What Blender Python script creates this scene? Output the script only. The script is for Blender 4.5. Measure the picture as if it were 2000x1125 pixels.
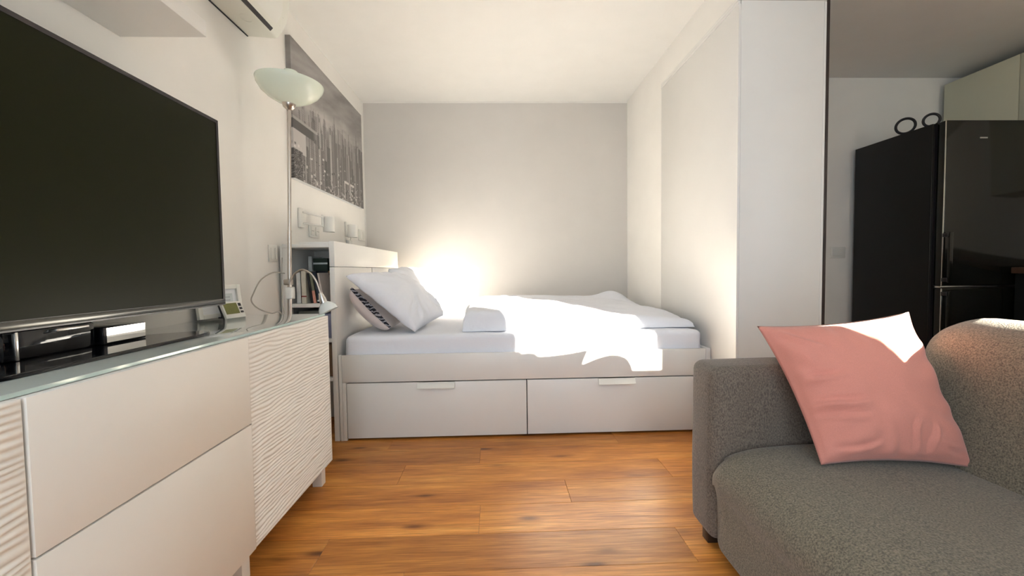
import bpy, bmesh, math, random
import numpy as np
from mathutils import Vector, Matrix, noise

for o in list(bpy.data.objects):
    bpy.data.objects.remove(o, do_unlink=True)
S = bpy.context.scene
COL = S.collection
PI = math.pi

# ------------------------------------------------------------------ camera, light, exposure
CAM_F, CAM_YAW, CAM_PITCH, CAM_ROLL, CAM_H = 835.43, 0.0337, 0.0430, 0.0133, 0.928
cd = bpy.data.cameras.new('camera')
cd.sensor_width = 36.0
cd.lens = 36.0 * CAM_F / 2000.0
cd.clip_start = 0.02
cam = bpy.data.objects.new('camera', cd)
COL.objects.link(cam)
_cy, _sy, _cp, _sp = math.cos(CAM_YAW), math.sin(CAM_YAW), math.cos(CAM_PITCH), math.sin(CAM_PITCH)
_r = Vector((_cy, -_sy, 0)); _fh = Vector((_sy, _cy, 0)); _z = Vector((0, 0, 1))
_f = _cp * _fh - _sp * _z; _u = _cp * _z + _sp * _fh
_rr = math.cos(CAM_ROLL) * _r - math.sin(CAM_ROLL) * _u
_ur = math.sin(CAM_ROLL) * _r + math.cos(CAM_ROLL) * _u
_m = Matrix((( _rr.x, _ur.x, -_f.x), (_rr.y, _ur.y, -_f.y), (_rr.z, _ur.z, -_f.z))).to_4x4()
_m.translation = Vector((0, 0, CAM_H))
cam.matrix_world = _m
S.camera = cam

SKY = (0.77, 0.885, 1.0)
SKY_STRENGTH = 4.6
SUN_STRENGTH = 64.0
SUN_SLOPE_X, SUN_SLOPE_Z = -0.71, -0.28      # metres sideways and down for each metre into the room
EXPOSURE = 0.20

w = bpy.data.worlds.new('sky'); S.world = w
w.use_nodes = True
bg = w.node_tree.nodes['Background']
bg.inputs['Color'].default_value = (*SKY, 1)
bg.inputs['Strength'].default_value = SKY_STRENGTH

sd = bpy.data.lights.new('sun', 'SUN')
sd.energy = SUN_STRENGTH
sd.color = (1.0, 0.90, 0.72)
sd.angle = math.radians(0.55)
sun = bpy.data.objects.new('sun', sd)
COL.objects.link(sun)
sun.rotation_euler = Vector((SUN_SLOPE_X, 1.0, SUN_SLOPE_Z)).to_track_quat('-Z', 'Y').to_euler()
sun.location = (6, -6, 4)

# room numbers (metres)
XL, XR, XK = -1.180, 1.195, 3.95      # left wall, bed alcove's right wall, kitchen's right wall
YB, YK, YF = 3.900, 3.420, -0.70      # back wall, kitchen back wall, window wall behind the camera
ZC = 2.435
SIDE = (2.29, 3.116, 1.03, 2.235)     # smaller window the sun comes through
WIN = (-0.90, 0.70, 0.30, 2.30)       # wide window, added unseen; place and size set for sky light

def portal(x0, x1, z0, z1):
    l = bpy.data.lights.new('window_portal', 'AREA')
    l.shape = 'RECTANGLE'; l.size = x1 - x0; l.size_y = z1 - z0
    l.cycles.is_portal = True
    o = bpy.data.objects.new('window_portal', l); COL.objects.link(o)
    o.location = ((x0 + x1) / 2, YF - 0.065, (z0 + z1) / 2)
    o.rotation_euler = Vector((0, 1, 0)).to_track_quat('-Z', 'Z').to_euler()
portal(*SIDE); portal(*WIN)

vs = S.view_settings
vs.view_transform = 'Standard'; vs.look = 'None'; vs.gamma = 1.0; vs.exposure = EXPOSURE
vs.use_curve_mapping = False

# ------------------------------------------------------------------ materials
def lin(c):
    return tuple(((v / 255) / 12.92 if v <= 10 else (((v / 255) + 0.055) / 1.055) ** 2.4) for v in c)

class MT:
    """small helper around one node tree"""
    def __init__(s, name):
        s.m = bpy.data.materials.new(name); s.m.use_nodes = True
        s.t = s.m.node_tree; s.n = s.t.nodes
        s.b = s.n['Principled BSDF']
    def node(s, typ, **kw):
        nd = s.n.new(typ)
        for k, v in kw.items():
            if k in nd.inputs: nd.inputs[k].default_value = v
            else: setattr(nd, k, v)
        return nd
    def link(s, a, b): s.t.links.new(a, b)
    def coords(s, kind='Object', scale=(1, 1, 1)):
        tc = s.node('ShaderNodeTexCoord'); mp = s.node('ShaderNodeMapping')
        mp.inputs['Scale'].default_value = scale
        s.link(tc.outputs[kind], mp.inputs['Vector'])
        return mp.outputs['Vector']
    def noise(s, vec, scale, detail=3, rough=0.5):
        nd = s.node('ShaderNodeTexNoise'); nd.inputs['Scale'].default_value = scale
        nd.inputs['Detail'].default_value = detail; nd.inputs['Roughness'].default_value = rough
        s.link(vec, nd.inputs['Vector']); return nd.outputs['Fac']
    def ramp(s, fac, stops):
        r = s.node('ShaderNodeValToRGB')
        el = r.color_ramp.elements
        while len(el) < len(stops): el.new(0.5)
        for e, (p, c) in zip(el, stops): e.position = p; e.color = (*c, 1) if len(c) == 3 else c
        s.link(fac, r.inputs['Fac']); return r.outputs['Color']
    def bump(s, h, strength=0.2, dist=0.01):
        b = s.node('ShaderNodeBump'); b.inputs['Strength'].default_value = strength
        b.inputs['Distance'].default_value = dist
        s.link(h, b.inputs['Height']); s.link(b.outputs['Normal'], s.b.inputs['Normal'])

def plain(name, col, rough=0.5, metal=0.0, var=0.03, scale=6, bump=0.0, bscale=200, bdist=0.001, spec=0.5, coat=0.0):
    t = MT(name)
    v = t.coords()
    f = t.noise(v, scale, 3)
    c = t.ramp(f, [(0.3, tuple(x * (1 - var) for x in col)), (0.7, tuple(min(1, x * (1 + var)) for x in col))])
    t.link(c, t.b.inputs['Base Color'])
    t.b.inputs['Roughness'].default_value = rough
    t.b.inputs['Metallic'].default_value = metal
    t.b.inputs['Specular IOR Level'].default_value = spec
    t.b.inputs['Coat Weight'].default_value = coat
    if bump: t.bump(t.noise(v, bscale, 3), bump, bdist)
    return t.m

M = {}
M['wall'] = plain('white_wall_paint', (0.90, 0.875, 0.83), 0.9, bump=0.15, bscale=150, var=0.012)
M['ceil'] = plain('white_ceiling_paint', (0.89, 0.875, 0.84), 0.92, bump=0.1, bscale=120, var=0.012)
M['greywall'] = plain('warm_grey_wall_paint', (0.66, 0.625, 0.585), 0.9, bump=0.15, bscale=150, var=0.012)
M['white'] = plain('white_foil', (0.80, 0.785, 0.755), 0.38, var=0.01)
M['bench'] = plain('off_white_matt_lacquer', (0.87, 0.835, 0.78), 0.48, var=0.01)
M['lamp_white'] = plain('white_lamp_enamel', (0.80, 0.78, 0.73), 0.4, var=0.01)
M['plastic'] = plain('white_plastic', (0.80, 0.79, 0.74), 0.35, var=0.01)
M['acgrey'] = plain('appliance_white_plastic', (0.78, 0.77, 0.70), 0.4, var=0.01)
M['black_gloss'] = plain('gloss_black_plastic', (0.004, 0.004, 0.005), 0.04, var=0.05)
M['black'] = plain('matt_black_plastic', (0.012, 0.010, 0.012), 0.45, var=0.05)
M['bezel'] = plain('dark_bezel', (0.018, 0.013, 0.016), 0.25, var=0.05)
M['screen'] = plain('dark_screen', (0.0105, 0.0115, 0.0025), 0.34, var=0.03, scale=2, spec=0.10)
M['chrome'] = plain('brushed_chrome', (0.72, 0.71, 0.69), 0.22, 1.0, var=0.05, scale=30)
M['mirror'] = plain('silver_mirror_plastic', (0.85, 0.85, 0.85), 0.04, 1.0, var=0.01)
M['dark_steel'] = plain('dark_polished_trim', (0.10, 0.10, 0.095), 0.2, 1.0, var=0.05)
M['steel'] = plain('satin_nickel', (0.50, 0.45, 0.40), 0.28, 1.0, var=0.06, scale=30)
M['glass_top'] = plain('back_painted_glass', (0.60, 0.655, 0.62), 0.03, var=0.01, spec=0.7, coat=0.6)
M['glass_edge'] = plain('green_glass_edge', (0.52, 0.64, 0.60), 0.06, var=0.02)
M['opal'] = plain('frosted_opal_glass', (0.76, 0.82, 0.70), 0.25, var=0.015)
M['opal_white'] = plain('frosted_white_glass', (0.78, 0.83, 0.83), 0.25, var=0.01)
M['lcd'] = plain('olive_display', (0.16, 0.165, 0.035), 0.3, var=0.1, scale=40)
M['paper'] = plain('white_paper', (0.82, 0.83, 0.85), 0.6, var=0.02)
M['greyprint'] = plain('grey_print', (0.42, 0.43, 0.47), 0.6, var=0.15, scale=40)
M['fridge_side'] = plain('dark_grey_metal', (0.011, 0.011, 0.010), 0.5, var=0.06, spec=0.3)
M['fridge_front'] = plain('gloss_black_glass', (0.006, 0.006, 0.004), 0.08, var=0.05, spec=0.5)
M['dark_edge'] = plain('dark_brown_edge', (0.022, 0.012, 0.010), 0.5)
M['kitchen'] = plain('pale_kitchen_front', (0.70, 0.68, 0.52), 0.35, var=0.01)
M['tv_socket'] = plain('grey_icon', (0.45, 0.44, 0.40), 0.5)
M['foot'] = plain('dark_wood_foot', (0.03, 0.018, 0.012), 0.4)
M['gap'] = plain('dark_joint', (0.05, 0.03, 0.018), 0.9)
M['cable'] = plain('grey_cable', (0.42, 0.39, 0.34), 0.5)
M['concrete'] = plain('outside_render', (0.60, 0.58, 0.54), 0.9, var=0.06, bump=0.2, bscale=60)
M['cover_pale0'] = plain('grey_glaze', (0.30, 0.31, 0.30), 0.3, var=0.1)
M['box_brown0'] = plain('dark_walnut_worktop', (0.09, 0.05, 0.03), 0.4, var=0.2, scale=12)

def fabric(name, col, var=0.25, scale=350, rough=0.95, bump=0.5, bdist=0.0015, stretch=(1, 1, 1), sheen=0.25, big=0.0):
    t = MT(name); v = t.coords(scale=stretch)
    f = t.noise(v, scale, 2, 0.6)
    lo = tuple(x * (1 - var) for x in col); hi = tuple(min(1, x * (1 + var)) for x in col)
    c = t.ramp(f, [(0.32, lo), (0.68, hi)])
    t.link(c, t.b.inputs['Base Color'])
    t.b.inputs['Roughness'].default_value = rough
    t.b.inputs['Sheen Weight'].default_value = sheen
    t.b.inputs['Specular IOR Level'].default_value = 0.2
    if big:
        g = t.noise(v, 9, 4, 0.55)
        ad = t.node('ShaderNodeMath', operation='MULTIPLY_ADD')
        t.link(g, ad.inputs[0]); ad.inputs[1].default_value = big; t.link(f, ad.inputs[2])
        t.bump(ad.outputs[0], bump, bdist)
    else:
        t.bump(f, bump, bdist)
    return t.m
M['sofa'] = fabric('grey_melange_upholstery', (0.172, 0.150, 0.108), 0.48, 250, bump=0.7, bdist=0.0025)
M['sofa_arm'] = fabric('grey_woven_upholstery', (0.155, 0.127, 0.102), 0.40, 300, bump=0.6, bdist=0.002, stretch=(1, 1, 0.55))
M['pink'] = fabric('dusty_pink_cotton', (0.66, 0.270, 0.215), 0.06, 600, bump=0.25, bdist=0.001, big=6.0)
M['linen'] = fabric('white_bed_linen', (0.87, 0.888, 0.955), 0.015, 500, bump=0.6, bdist=0.002, sheen=0.1, big=8.0)
M['blush'] = fabric('blush_cotton', (0.72, 0.63, 0.60), 0.04, 400, bump=0.3)

def wood_floor():
    t = MT('oak_laminate_plank')
    tc = t.node('ShaderNodeTexCoord'); oi = t.node('ShaderNodeObjectInfo')
    mul = t.node('ShaderNodeMath', operation='MULTIPLY'); t.link(oi.outputs['Random'], mul.inputs[0]); mul.inputs[1].default_value = 37.0
    cb = t.node('ShaderNodeCombineXYZ'); t.link(mul.outputs[0], cb.inputs[0]); t.link(mul.outputs[0], cb.inputs[1]); t.link(mul.outputs[0], cb.inputs[2])
    add = t.node('ShaderNodeVectorMath', operation='ADD'); t.link(tc.outputs['Object'], add.inputs[0]); t.link(cb.outputs[0], add.inputs[1])
    def mapped(sc):
        mp = t.node('ShaderNodeMapping'); mp.inputs['Scale'].default_value = sc
        t.link(add.outputs[0], mp.inputs['Vector']); return mp.outputs['Vector']
    broad = t.noise(mapped((1.1, 9.0, 1)), 1.6, 4, 0.6)
    fine = t.noise(mapped((3.0, 70.0, 1)), 2.2, 4, 0.65)
    c1 = t.ramp(broad, [(0.24, (0.340, 0.112, 0.021)), (0.42, (0.560, 0.210, 0.040)), (0.58, (0.710, 0.295, 0.060)), (0.78, (0.840, 0.410, 0.105))])
    c2 = t.ramp(fine, [(0.35, (0.60, 0.55, 0.50)), (0.62, (1.06, 1.06, 1.06))])
    mx = t.node('ShaderNodeMixRGB', blend_type='MULTIPLY'); mx.inputs['Fac'].default_value = 0.75
    t.link(c1, mx.inputs['Color1']); t.link(c2, mx.inputs['Color2'])
    # knots
    vo = t.node('ShaderNodeTexVoronoi'); vo.inputs['Scale'].default_value = 1.0; vo.inputs['Randomness'].default_value = 1.0
    t.link(mapped((2.3, 7.0, 0.0)), vo.inputs['Vector'])
    kn = t.ramp(vo.outputs['Distance'], [(0.0, (0.10, 0.06, 0.04)), (0.05, (0.28, 0.20, 0.15)), (0.12, (0.8, 0.76, 0.72)), (0.2, (1, 1, 1))])
    mk = t.node('ShaderNodeMixRGB', blend_type='MULTIPLY'); mk.inputs['Fac'].default_value = 0.9
    t.link(mx.outputs[0], mk.inputs['Color1']); t.link(kn, mk.inputs['Color2'])
    # each plank a little lighter or darker
    pr = t.ramp(oi.outputs['Random'], [(0.0, (0.80, 0.78, 0.74)), (1.0, (1.16, 1.17, 1.20))])
    mp2 = t.node('ShaderNodeMixRGB', blend_type='MULTIPLY'); mp2.inputs['Fac'].default_value = 1.0
    t.link(mk.outputs[0], mp2.inputs['Color1']); t.link(pr, mp2.inputs['Color2'])
    t.link(mp2.outputs[0], t.b.inputs['Base Color'])
    ro = t.ramp(fine, [(0.3, (0.46,) * 3), (0.7, (0.33,) * 3)])
    t.link(ro, t.b.inputs['Roughness'])
    t.bump(fine, 0.22, 0.0012)
    return t.m
M['plank'] = wood_floor()

def wicker():
    t = MT('woven_wicker'); v = t.coords()
    wv = t.node('ShaderNodeTexWave', wave_type='BANDS', bands_direction='Z'); wv.inputs['Scale'].default_value = 28
    wv.inputs['Distortion'].default_value = 6; wv.inputs['Detail Scale'].default_value = 6
    t.link(v, wv.inputs['Vector'])
    c = t.ramp(wv.outputs['Fac'], [(0.1, (0.14, 0.055, 0.02)), (0.6, (0.42, 0.22, 0.10)), (1.0, (0.60, 0.38, 0.2))])
    t.link(c, t.b.inputs['Base Color']); t.b.inputs['Roughness'].default_value = 0.7
    t.bump(wv.outputs['Fac'], 0.8, 0.004)
    return t.m
M['wicker'] = wicker()

def vcol(name, attr='print', rough=0.7):
    t = MT(name); a = t.node('ShaderNodeVertexColor'); a.layer_name = attr
    t.link(a.outputs['Color'], t.b.inputs['Base Color']); t.b.inputs['Roughness'].default_value = rough
    return t.m

def pane_mat():
    t = MT('clear_window_glass')
    tr = t.node('ShaderNodeBsdfTransparent'); gl = t.node('ShaderNodeBsdfGlossy'); gl.inputs['Roughness'].default_value = 0.02
    mx = t.node('ShaderNodeMixShader'); mx.inputs['Fac'].default_value = 0.06
    t.link(tr.outputs[0], mx.inputs[1]); t.link(gl.outputs[0], mx.inputs[2])
    t.link(mx.outputs[0], t.n['Material Output'].inputs['Surface'])
    return t.m
M['pane'] = pane_mat()

# ------------------------------------------------------------------ geometry helpers
ORG = {}
def org(o):
    return ORG.get(o.name, Vector((0, 0, 0)))

def link_mesh(name, me, mat, parent=None, origin=None, smooth=False, autosmooth=None):
    """me is in world coordinates; its origin goes to the parent's base or to its own base"""
    if parent is not None: og = org(parent)
    elif origin is not None: og = Vector(origin)
    else:
        co = np.empty(len(me.vertices) * 3); me.vertices.foreach_get('co', co); co = co.reshape(-1, 3)
        og = Vector(((co[:, 0].min() + co[:, 0].max()) / 2, (co[:, 1].min() + co[:, 1].max()) / 2, co[:, 2].min()))
    me.transform(Matrix.Translation(-og))
    o = bpy.data.objects.new(name, me); COL.objects.link(o)
    if parent is not None: o.parent = parent
    else: o.location = og
    ORG[o.name] = og
    if mat is not None: me.materials.append(M[mat] if isinstance(mat, str) else mat)
    if smooth: me.shade_smooth()
    if autosmooth:
        me.shade_smooth()
        me.set_sharp_from_angle(angle=math.radians(autosmooth))
    return o

def tag(o, label, cat, group=None, kind=None):
    o['label'] = label; o['category'] = cat
    if group: o['group'] = group
    if kind: o['kind'] = kind
    return o

def thing(name, label, cat, loc, group=None):
    o = bpy.data.objects.new(name, None); COL.objects.link(o)
    o.empty_display_size = 0.05; o.location = loc; ORG[o.name] = Vector(loc)
    return tag(o, label, cat, group)

def struct(o, label, cat):
    o['kind'] = 'structure'; o['label'] = label; o['category'] = cat
    return o

def bm_box(bm, x0, x1, y0, y1, z0, z1, bev=0.0, seg=1, mat=None):
    r = bmesh.ops.create_cube(bm, size=1.0)
    vv = r['verts']
    for v in vv:
        v.co = Vector((x0 + (v.co.x + .5) * (x1 - x0), y0 + (v.co.y + .5) * (y1 - y0), z0 + (v.co.z + .5) * (z1 - z0)))
    if bev:
        ee = list({e for v in vv for e in v.link_edges})
        bmesh.ops.bevel(bm, geom=ee, offset=bev, segments=seg, profile=0.5, affect='EDGES', clamp_overlap=True)
    return vv

def to_mesh(bm, name):
    bmesh.ops.recalc_face_normals(bm, faces=bm.faces)
    me = bpy.data.meshes.new(name); bm.to_mesh(me); bm.free(); return me

def box(name, b, mat, parent=None, bev=0.0015, seg=2, xf=None, smooth=True):
    bm = bmesh.new(); bm_box(bm, *b, bev=bev, seg=seg)
    if xf is not None: bmesh.ops.transform(bm, matrix=xf, verts=bm.verts)
    me = to_mesh(bm, name)
    return link_mesh(name, me, mat, parent, autosmooth=35 if bev else None)

def boxes(name, bl, mat, parent=None, bev=0.0):
    bm = bmesh.new()
    for b in bl: bm_box(bm, *b, bev=bev)
    return link_mesh(name, to_mesh(bm, name), mat, parent)

def lathe_mesh(name, prof, axis_p, seg=40, tilt=None):
    """prof: (radius, height) list; axis_p world base point; tilt: 3x3/4x4 rotation about axis_p"""
    bm = bmesh.new(); rings = []
    for r, h in prof:
        if r < 1e-5: rings.append([bm.verts.new((0, 0, h))])
        else: rings.append([bm.verts.new((r * math.cos(2 * PI * i / seg), r * math.sin(2 * PI * i / seg), h)) for i in range(seg)])
    for a, b in zip(rings, rings[1:]):
        for i in range(seg):
            j = (i + 1) % seg
            if len(a) == 1 and len(b) == 1: continue
            if len(a) == 1: bm.faces.new((a[0], b[j], b[i]))
            elif len(b) == 1: bm.faces.new((a[i], a[j], b[0]))
            else: bm.faces.new((a[i], a[j], b[j], b[i]))
    mtx = Matrix.Translation(Vector(axis_p)) @ (tilt.to_4x4() if tilt is not None else Matrix.Identity(4))
    bmesh.ops.transform(bm, matrix=mtx, verts=bm.verts)
    return to_mesh(bm, name)

def lathe(name, prof, axis_p, mat, parent=None, seg=40, tilt=None, ang=40):
    return link_mesh(name, lathe_mesh(name, prof, axis_p, seg, tilt), mat, parent, autosmooth=ang)

def smooth_path(pts, n=8):
    P = [Vector(p) for p in pts]; P = [2 * P[0] - P[1]] + P + [2 * P[-1] - P[-2]]
    out = []
    for i in range(1, len(P) - 2):
        for k in range(n):
            t = k / n
            a, b, c, d = P[i - 1], P[i], P[i + 1], P[i + 2]
            out.append(0.5 * ((2 * b) + (c - a) * t + (2 * a - 5 * b + 4 * c - d) * t * t + (3 * b - a - 3 * c + d) * t ** 3))
    out.append(P[-2]); return out

def tube_mesh(name, pts, r, seg=10, curve=True):
    P = smooth_path(pts) if curve and len(pts) > 2 else [Vector(p) for p in pts]
    bm = bmesh.new(); rings = []; up = Vector((0.13, 0.31, 0.94)).normalized()
    for i, p in enumerate(P):
        t = (P[min(i + 1, len(P) - 1)] - P[max(i - 1, 0)]).normalized()
        a = t.cross(up)
        if a.length < 1e-3: a = t.cross(Vector((1, 0, 0)))
        a.normalize(); b = t.cross(a).normalized(); up = a.cross(t).normalized()
        rr = r[min(i, len(r) - 1)] if isinstance(r, (list, tuple)) else r
        rings.append([bm.verts.new(p + rr * (a * math.cos(2 * PI * k / seg) + b * math.sin(2 * PI * k / seg))) for k in range(seg)])
    for A, B in zip(rings, rings[1:]):
        for k in range(seg): bm.faces.new((A[k], A[(k + 1) % seg], B[(k + 1) % seg], B[k]))
    bm.faces.new(rings[0]); bm.faces.new(rings[-1][::-1])
    return to_mesh(bm, name)

def tube(name, pts, r, mat, parent=None, seg=10, curve=True):
    return link_mesh(name, tube_mesh(name, pts, r, seg, curve), mat, parent, autosmooth=50)

def grid_mesh(name, F, nu, nv, closed_bottom=None):
    """F(u,v) -> Vector, u,v in 0..1"""
    V = [F(i / nu, j / nv) for j in range(nv + 1) for i in range(nu + 1)]
    Q = [(j * (nu + 1) + i, j * (nu + 1) + i + 1, (j + 1) * (nu + 1) + i + 1, (j + 1) * (nu + 1) + i) for j in range(nv) for i in range(nu)]
    me = bpy.data.meshes.new(name); me.from_pydata([tuple(v) for v in V], [], Q); me.update(); return me

def nz(x, y=0.0, z=0.0): return noise.noise(Vector((x, y, z)))

def pillow_mesh(name, TL, TR, BR, BL, T, n=40, pinch=0.05, wr=0.004, seed=0, power=0.5, flange=0.0, back=0.85, front=1.0, folds=()):
    """stuffed cushion between four corners; corners stay sharp, sides draw in"""
    TL, TR, BR, BL = map(Vector, (TL, TR, BR, BL))
    N = ((TR - TL).cross(TL - BL)).normalized()
    V = []; Q = []
    def P(u, v, side):
        uu = u * (1 - pinch * (1 - v * v)); vv = v * (1 - pinch * (1 - u * u))
        a, b = (uu + 1) / 2, (vv + 1) / 2
        p = BL.lerp(BR, a).lerp(TL.lerp(TR, a), b)
        fe = 1 - flange
        fu, fv = min(1, abs(u) / fe), min(1, abs(v) / fe)
        t = max(0.0, (1 - fu ** 2.2) * (1 - fv ** 2.2)) ** power
        e = max(abs(u), abs(v))
        # creases that run in from the corners and seams
        ang = math.atan2(v, u)
        k = (e ** 3) * (1 - 0.6 * e ** 10)
        wv = wr * k * (math.sin(ang * 17 + 3 * nz(u * 2 + seed, v * 2)) + 0.9 * nz(u * 4 + seed, v * 4 + 7, side)) + wr * 1.6 * nz(u * 2.3 + seed, v * 2.3, 3 + side)
        th = T / 2 * t * (front if side > 0 else back) + wv * min(1.0, t * 2.5)
        if side > 0:
            for (u0, v0, u1, v1, wd_, dp) in folds:
                L2 = (u1 - u0) ** 2 + (v1 - v0) ** 2; s_ = ((u - u0) * (u1 - u0) + (v - v0) * (v1 - v0)) / L2
                if -0.15 < s_ < 1.15:
                    ds = (-(u - u0) * (v1 - v0) + (v - v0) * (u1 - u0)) / math.sqrt(L2) + 0.03 * math.sin(s_ * 5 + u0 * 9)
                    th += dp * max(0, 1 - (2 * s_ - 1) ** 4 * 0.6) * max(0, 1 - abs(2 * s_ - 1) ** 3) * (math.exp(-(ds / wd_) ** 2) - 0.8 * math.exp(-((ds - 1.7 * wd_) / wd_) ** 2))
        if side < 0: th = T / 2 * t * back + 0.3 * wv
        return p + N * side * th
    m = n + 1
    for side in (1, -1):
        for j in range(m):
            for i in range(m):
                V.append(P(-1 + 2 * i / n, -1 + 2 * j / n, side))
    off = m * m
    def idx(i, j, s):
        if s == 1 or i in (0, n) or j in (0, n): return j * m + i
        return off + j * m + i
    for j in range(n):
        for i in range(n):
            Q.append((idx(i, j, 1), idx(i + 1, j, 1), idx(i + 1, j + 1, 1), idx(i, j + 1, 1)))
            Q.append((idx(i, j, -1), idx(i, j + 1, -1), idx(i + 1, j + 1, -1), idx(i + 1, j, -1)))
    me = bpy.data.meshes.new(name); me.from_pydata([tuple(v) for v in V], [], Q); me.update()
    bm = bmesh.new(); bm.from_mesh(me)
    bmesh.ops.delete(bm, geom=[v for v in bm.verts if not v.link_faces], context='VERTS')
    bmesh.ops.recalc_face_normals(bm, faces=bm.faces)
    bm.to_mesh(me); bm.free(); return me

def soft_box(name, b, r, mat, parent=None, seg=5, amp=0.0, cuts=0, seed=0, bulge=(0, 0, 0), xf=None):
    """upholstered block: rounded edges, slightly crowned faces"""
    x0, x1, y0, y1, z0, z1 = b
    nx, ny, nz_ = [max(2, int(round(d / 0.045))) if cuts else 1 for d in (x1 - x0, y1 - y0, z1 - z0)]
    bm = bmesh.new()
    bm_box(bm, x0, x1, y0, y1, z0, z1, bev=r, seg=seg)
    if cuts:
        for ax, k, lo, hi in ((0, nx, x0, x1), (1, ny, y0, y1), (2, nz_, z0, z1)):
            for i in range(1, k):
                c = lo + r + (hi - lo - 2 * r) * i / k
                co = [0, 0, 0]; no = [0, 0, 0]; co[ax] = c; no[ax] = 1
                bmesh.ops.bisect_plane(bm, geom=bm.verts[:] + bm.edges[:] + bm.faces[:], plane_co=co, plane_no=no)
    cx, cy, cz = (x0 + x1) / 2, (y0 + y1) / 2, (z0 + z1) / 2
    bm.normal_update()
    mv = []
    for v in bm.verts:
        p = v.co
        u = [(p.x - cx) / ((x1 - x0) / 2), (p.y - cy) / ((y1 - y0) / 2), (p.z - cz) / ((z1 - z0) / 2)]
        d = Vector((0, 0, 0))
        for ax in range(3):
            o1, o2 = [a for a in range(3) if a != ax]
            d[ax] = bulge[ax] * u[ax] * (1 - u[o1] ** 4) * (1 - u[o2] ** 4)
        if amp: d += v.normal * amp * nz(p.x * 5 + seed, p.y * 5, p.z * 5)
        mv.append(p + d)
    for v, p in zip(bm.verts, mv): v.co = p
    if xf is not None: bmesh.ops.transform(bm, matrix=xf, verts=bm.verts)
    return link_mesh(name, to_mesh(bm, name), mat, parent, smooth=True)

# ------------------------------------------------------------------ the room
# floor with every plank
ROW = 0.183; PL = 1.215; Y_ROW0 = 1.655 - ROW * 13
fl = box('floor', (XL, XK, YF, YB, -0.06, -0.009), 'gap', bev=0)
struct(fl, 'warm oak laminate plank floor running under the bed and sofa', 'floor')
rng = random.Random(5)
JOINT = {12: -0.08, 13: 0.282, 14: -0.45, 15: -0.10, 11: 0.62, 10: -0.3}
plank_cache = {}
def plank_data(L, W):
    k = (round(L, 3), round(W, 3))
    if k not in plank_cache:
        bm = bmesh.new(); bm_box(bm, -L / 2 + 0.0004, L / 2 - 0.0004, -W / 2 + 0.0004, W / 2 - 0.0004, -0.008, 0.0, bev=0.0009)
        me = to_mesh(bm, 'plank'); me.materials.append(M['plank']); plank_cache[k] = me
    return plank_cache[k]
r = 0
while True:
    ya, yb = Y_ROW0 + r * ROW, Y_ROW0 + (r + 1) * ROW
    if ya >= YB: break
    if yb > YF:
        ya2, yb2 = max(ya, YF), min(yb, YB)
        j0 = JOINT.get(r, rng.uniform(-0.6, 0.6)); x = j0
        while x > XL: x -= PL
        while x < XK:
            a, b = max(x, XL), min(x + PL, XK)
            if b - a > 0.02 and yb2 - ya2 > 0.01:
                o = bpy.data.objects.new('plank', plank_data(b - a, yb2 - ya2)); COL.objects.link(o)
                o.parent = fl
                o.location = Vector(((a + b) / 2, (ya2 + yb2) / 2, 0)) - org(fl)
            x += PL
    r += 1

T = 0.12
struct(boxes('ceiling', [(XL - T, XK + T, YF - 0.06, YB + T, ZC, ZC + 0.12)], 'ceil'), 'plain white ceiling over bed alcove and kitchen', 'ceiling')
struct(boxes('wall_left', [(XL - T, XL, YF - 0.06, YB + T, -0.06, ZC)], 'wall'), 'white wall behind television and bed head', 'wall')
wb = struct(boxes('wall_back', [(XL, XK + T, YB, YB + T, -0.06, ZC)], 'wall'), 'white edged alcove wall behind the bed with a grey painted field', 'wall')
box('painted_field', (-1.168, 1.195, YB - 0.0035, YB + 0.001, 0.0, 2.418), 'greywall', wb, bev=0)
struct(boxes('wall_right', [(XR, XR + 0.43, 3.077, YB, -0.06, ZC)], 'wall'), 'white alcove wall at the foot of the bed behind the wardrobe', 'wall')
struct(boxes('wall_right_upper', [(XR, XR + 0.43, 2.092, 3.077, 2.238, ZC)], 'wall'), 'white strip of wall above the tall wardrobe', 'wall')
struct(boxes('wall_kitchen', [(XR + 0.43, XK, YK, YK + T, -0.06, ZC)], 'wall'), 'dim white kitchen wall beside the fridge', 'wall')
struct(boxes('wall_far_right', [(XK, XK + T, YF - 0.06, YK + T, -0.06, ZC)], 'wall'), 'white kitchen side wall behind the wall cabinets', 'wall')
# window wall behind the camera
yo = YF - 0.06
xs = [XL, WIN[0], WIN[1], SIDE[0], SIDE[1], XK]
struct(boxes('wall_front', [
    (XL, WIN[0], yo, YF, -0.06, ZC), (WIN[1], SIDE[0], yo, YF, -0.06, ZC), (SIDE[1], XK, yo, YF, -0.06, ZC),
    (WIN[0], WIN[1], yo, YF, -0.06, WIN[2]), (WIN[0], WIN[1], yo, YF, WIN[3], ZC),
    (SIDE[0], SIDE[1], yo, YF, -0.06, SIDE[2]), (SIDE[0], SIDE[1], yo, YF, SIDE[3], ZC)], 'wall'), 'white window wall facing the bed', 'wall')
w1 = struct(boxes('window_1', [
    (WIN[0], WIN[0] + 0.05, yo + 0.005, yo + 0.055, WIN[2], WIN[3]), (WIN[1] - 0.05, WIN[1], yo + 0.005, yo + 0.055, WIN[2], WIN[3]),
    (WIN[0], WIN[1], yo + 0.005, yo + 0.055, WIN[2], WIN[2] + 0.05), (WIN[0], WIN[1], yo + 0.005, yo + 0.055, WIN[3] - 0.05, WIN[3]),
    ((WIN[0] + WIN[1]) / 2 - 0.03, (WIN[0] + WIN[1]) / 2 + 0.03, yo + 0.005, yo + 0.055, WIN[2], WIN[3])], 'plastic'), 'wide white framed window added opposite the bed for daylight', 'window')
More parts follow.
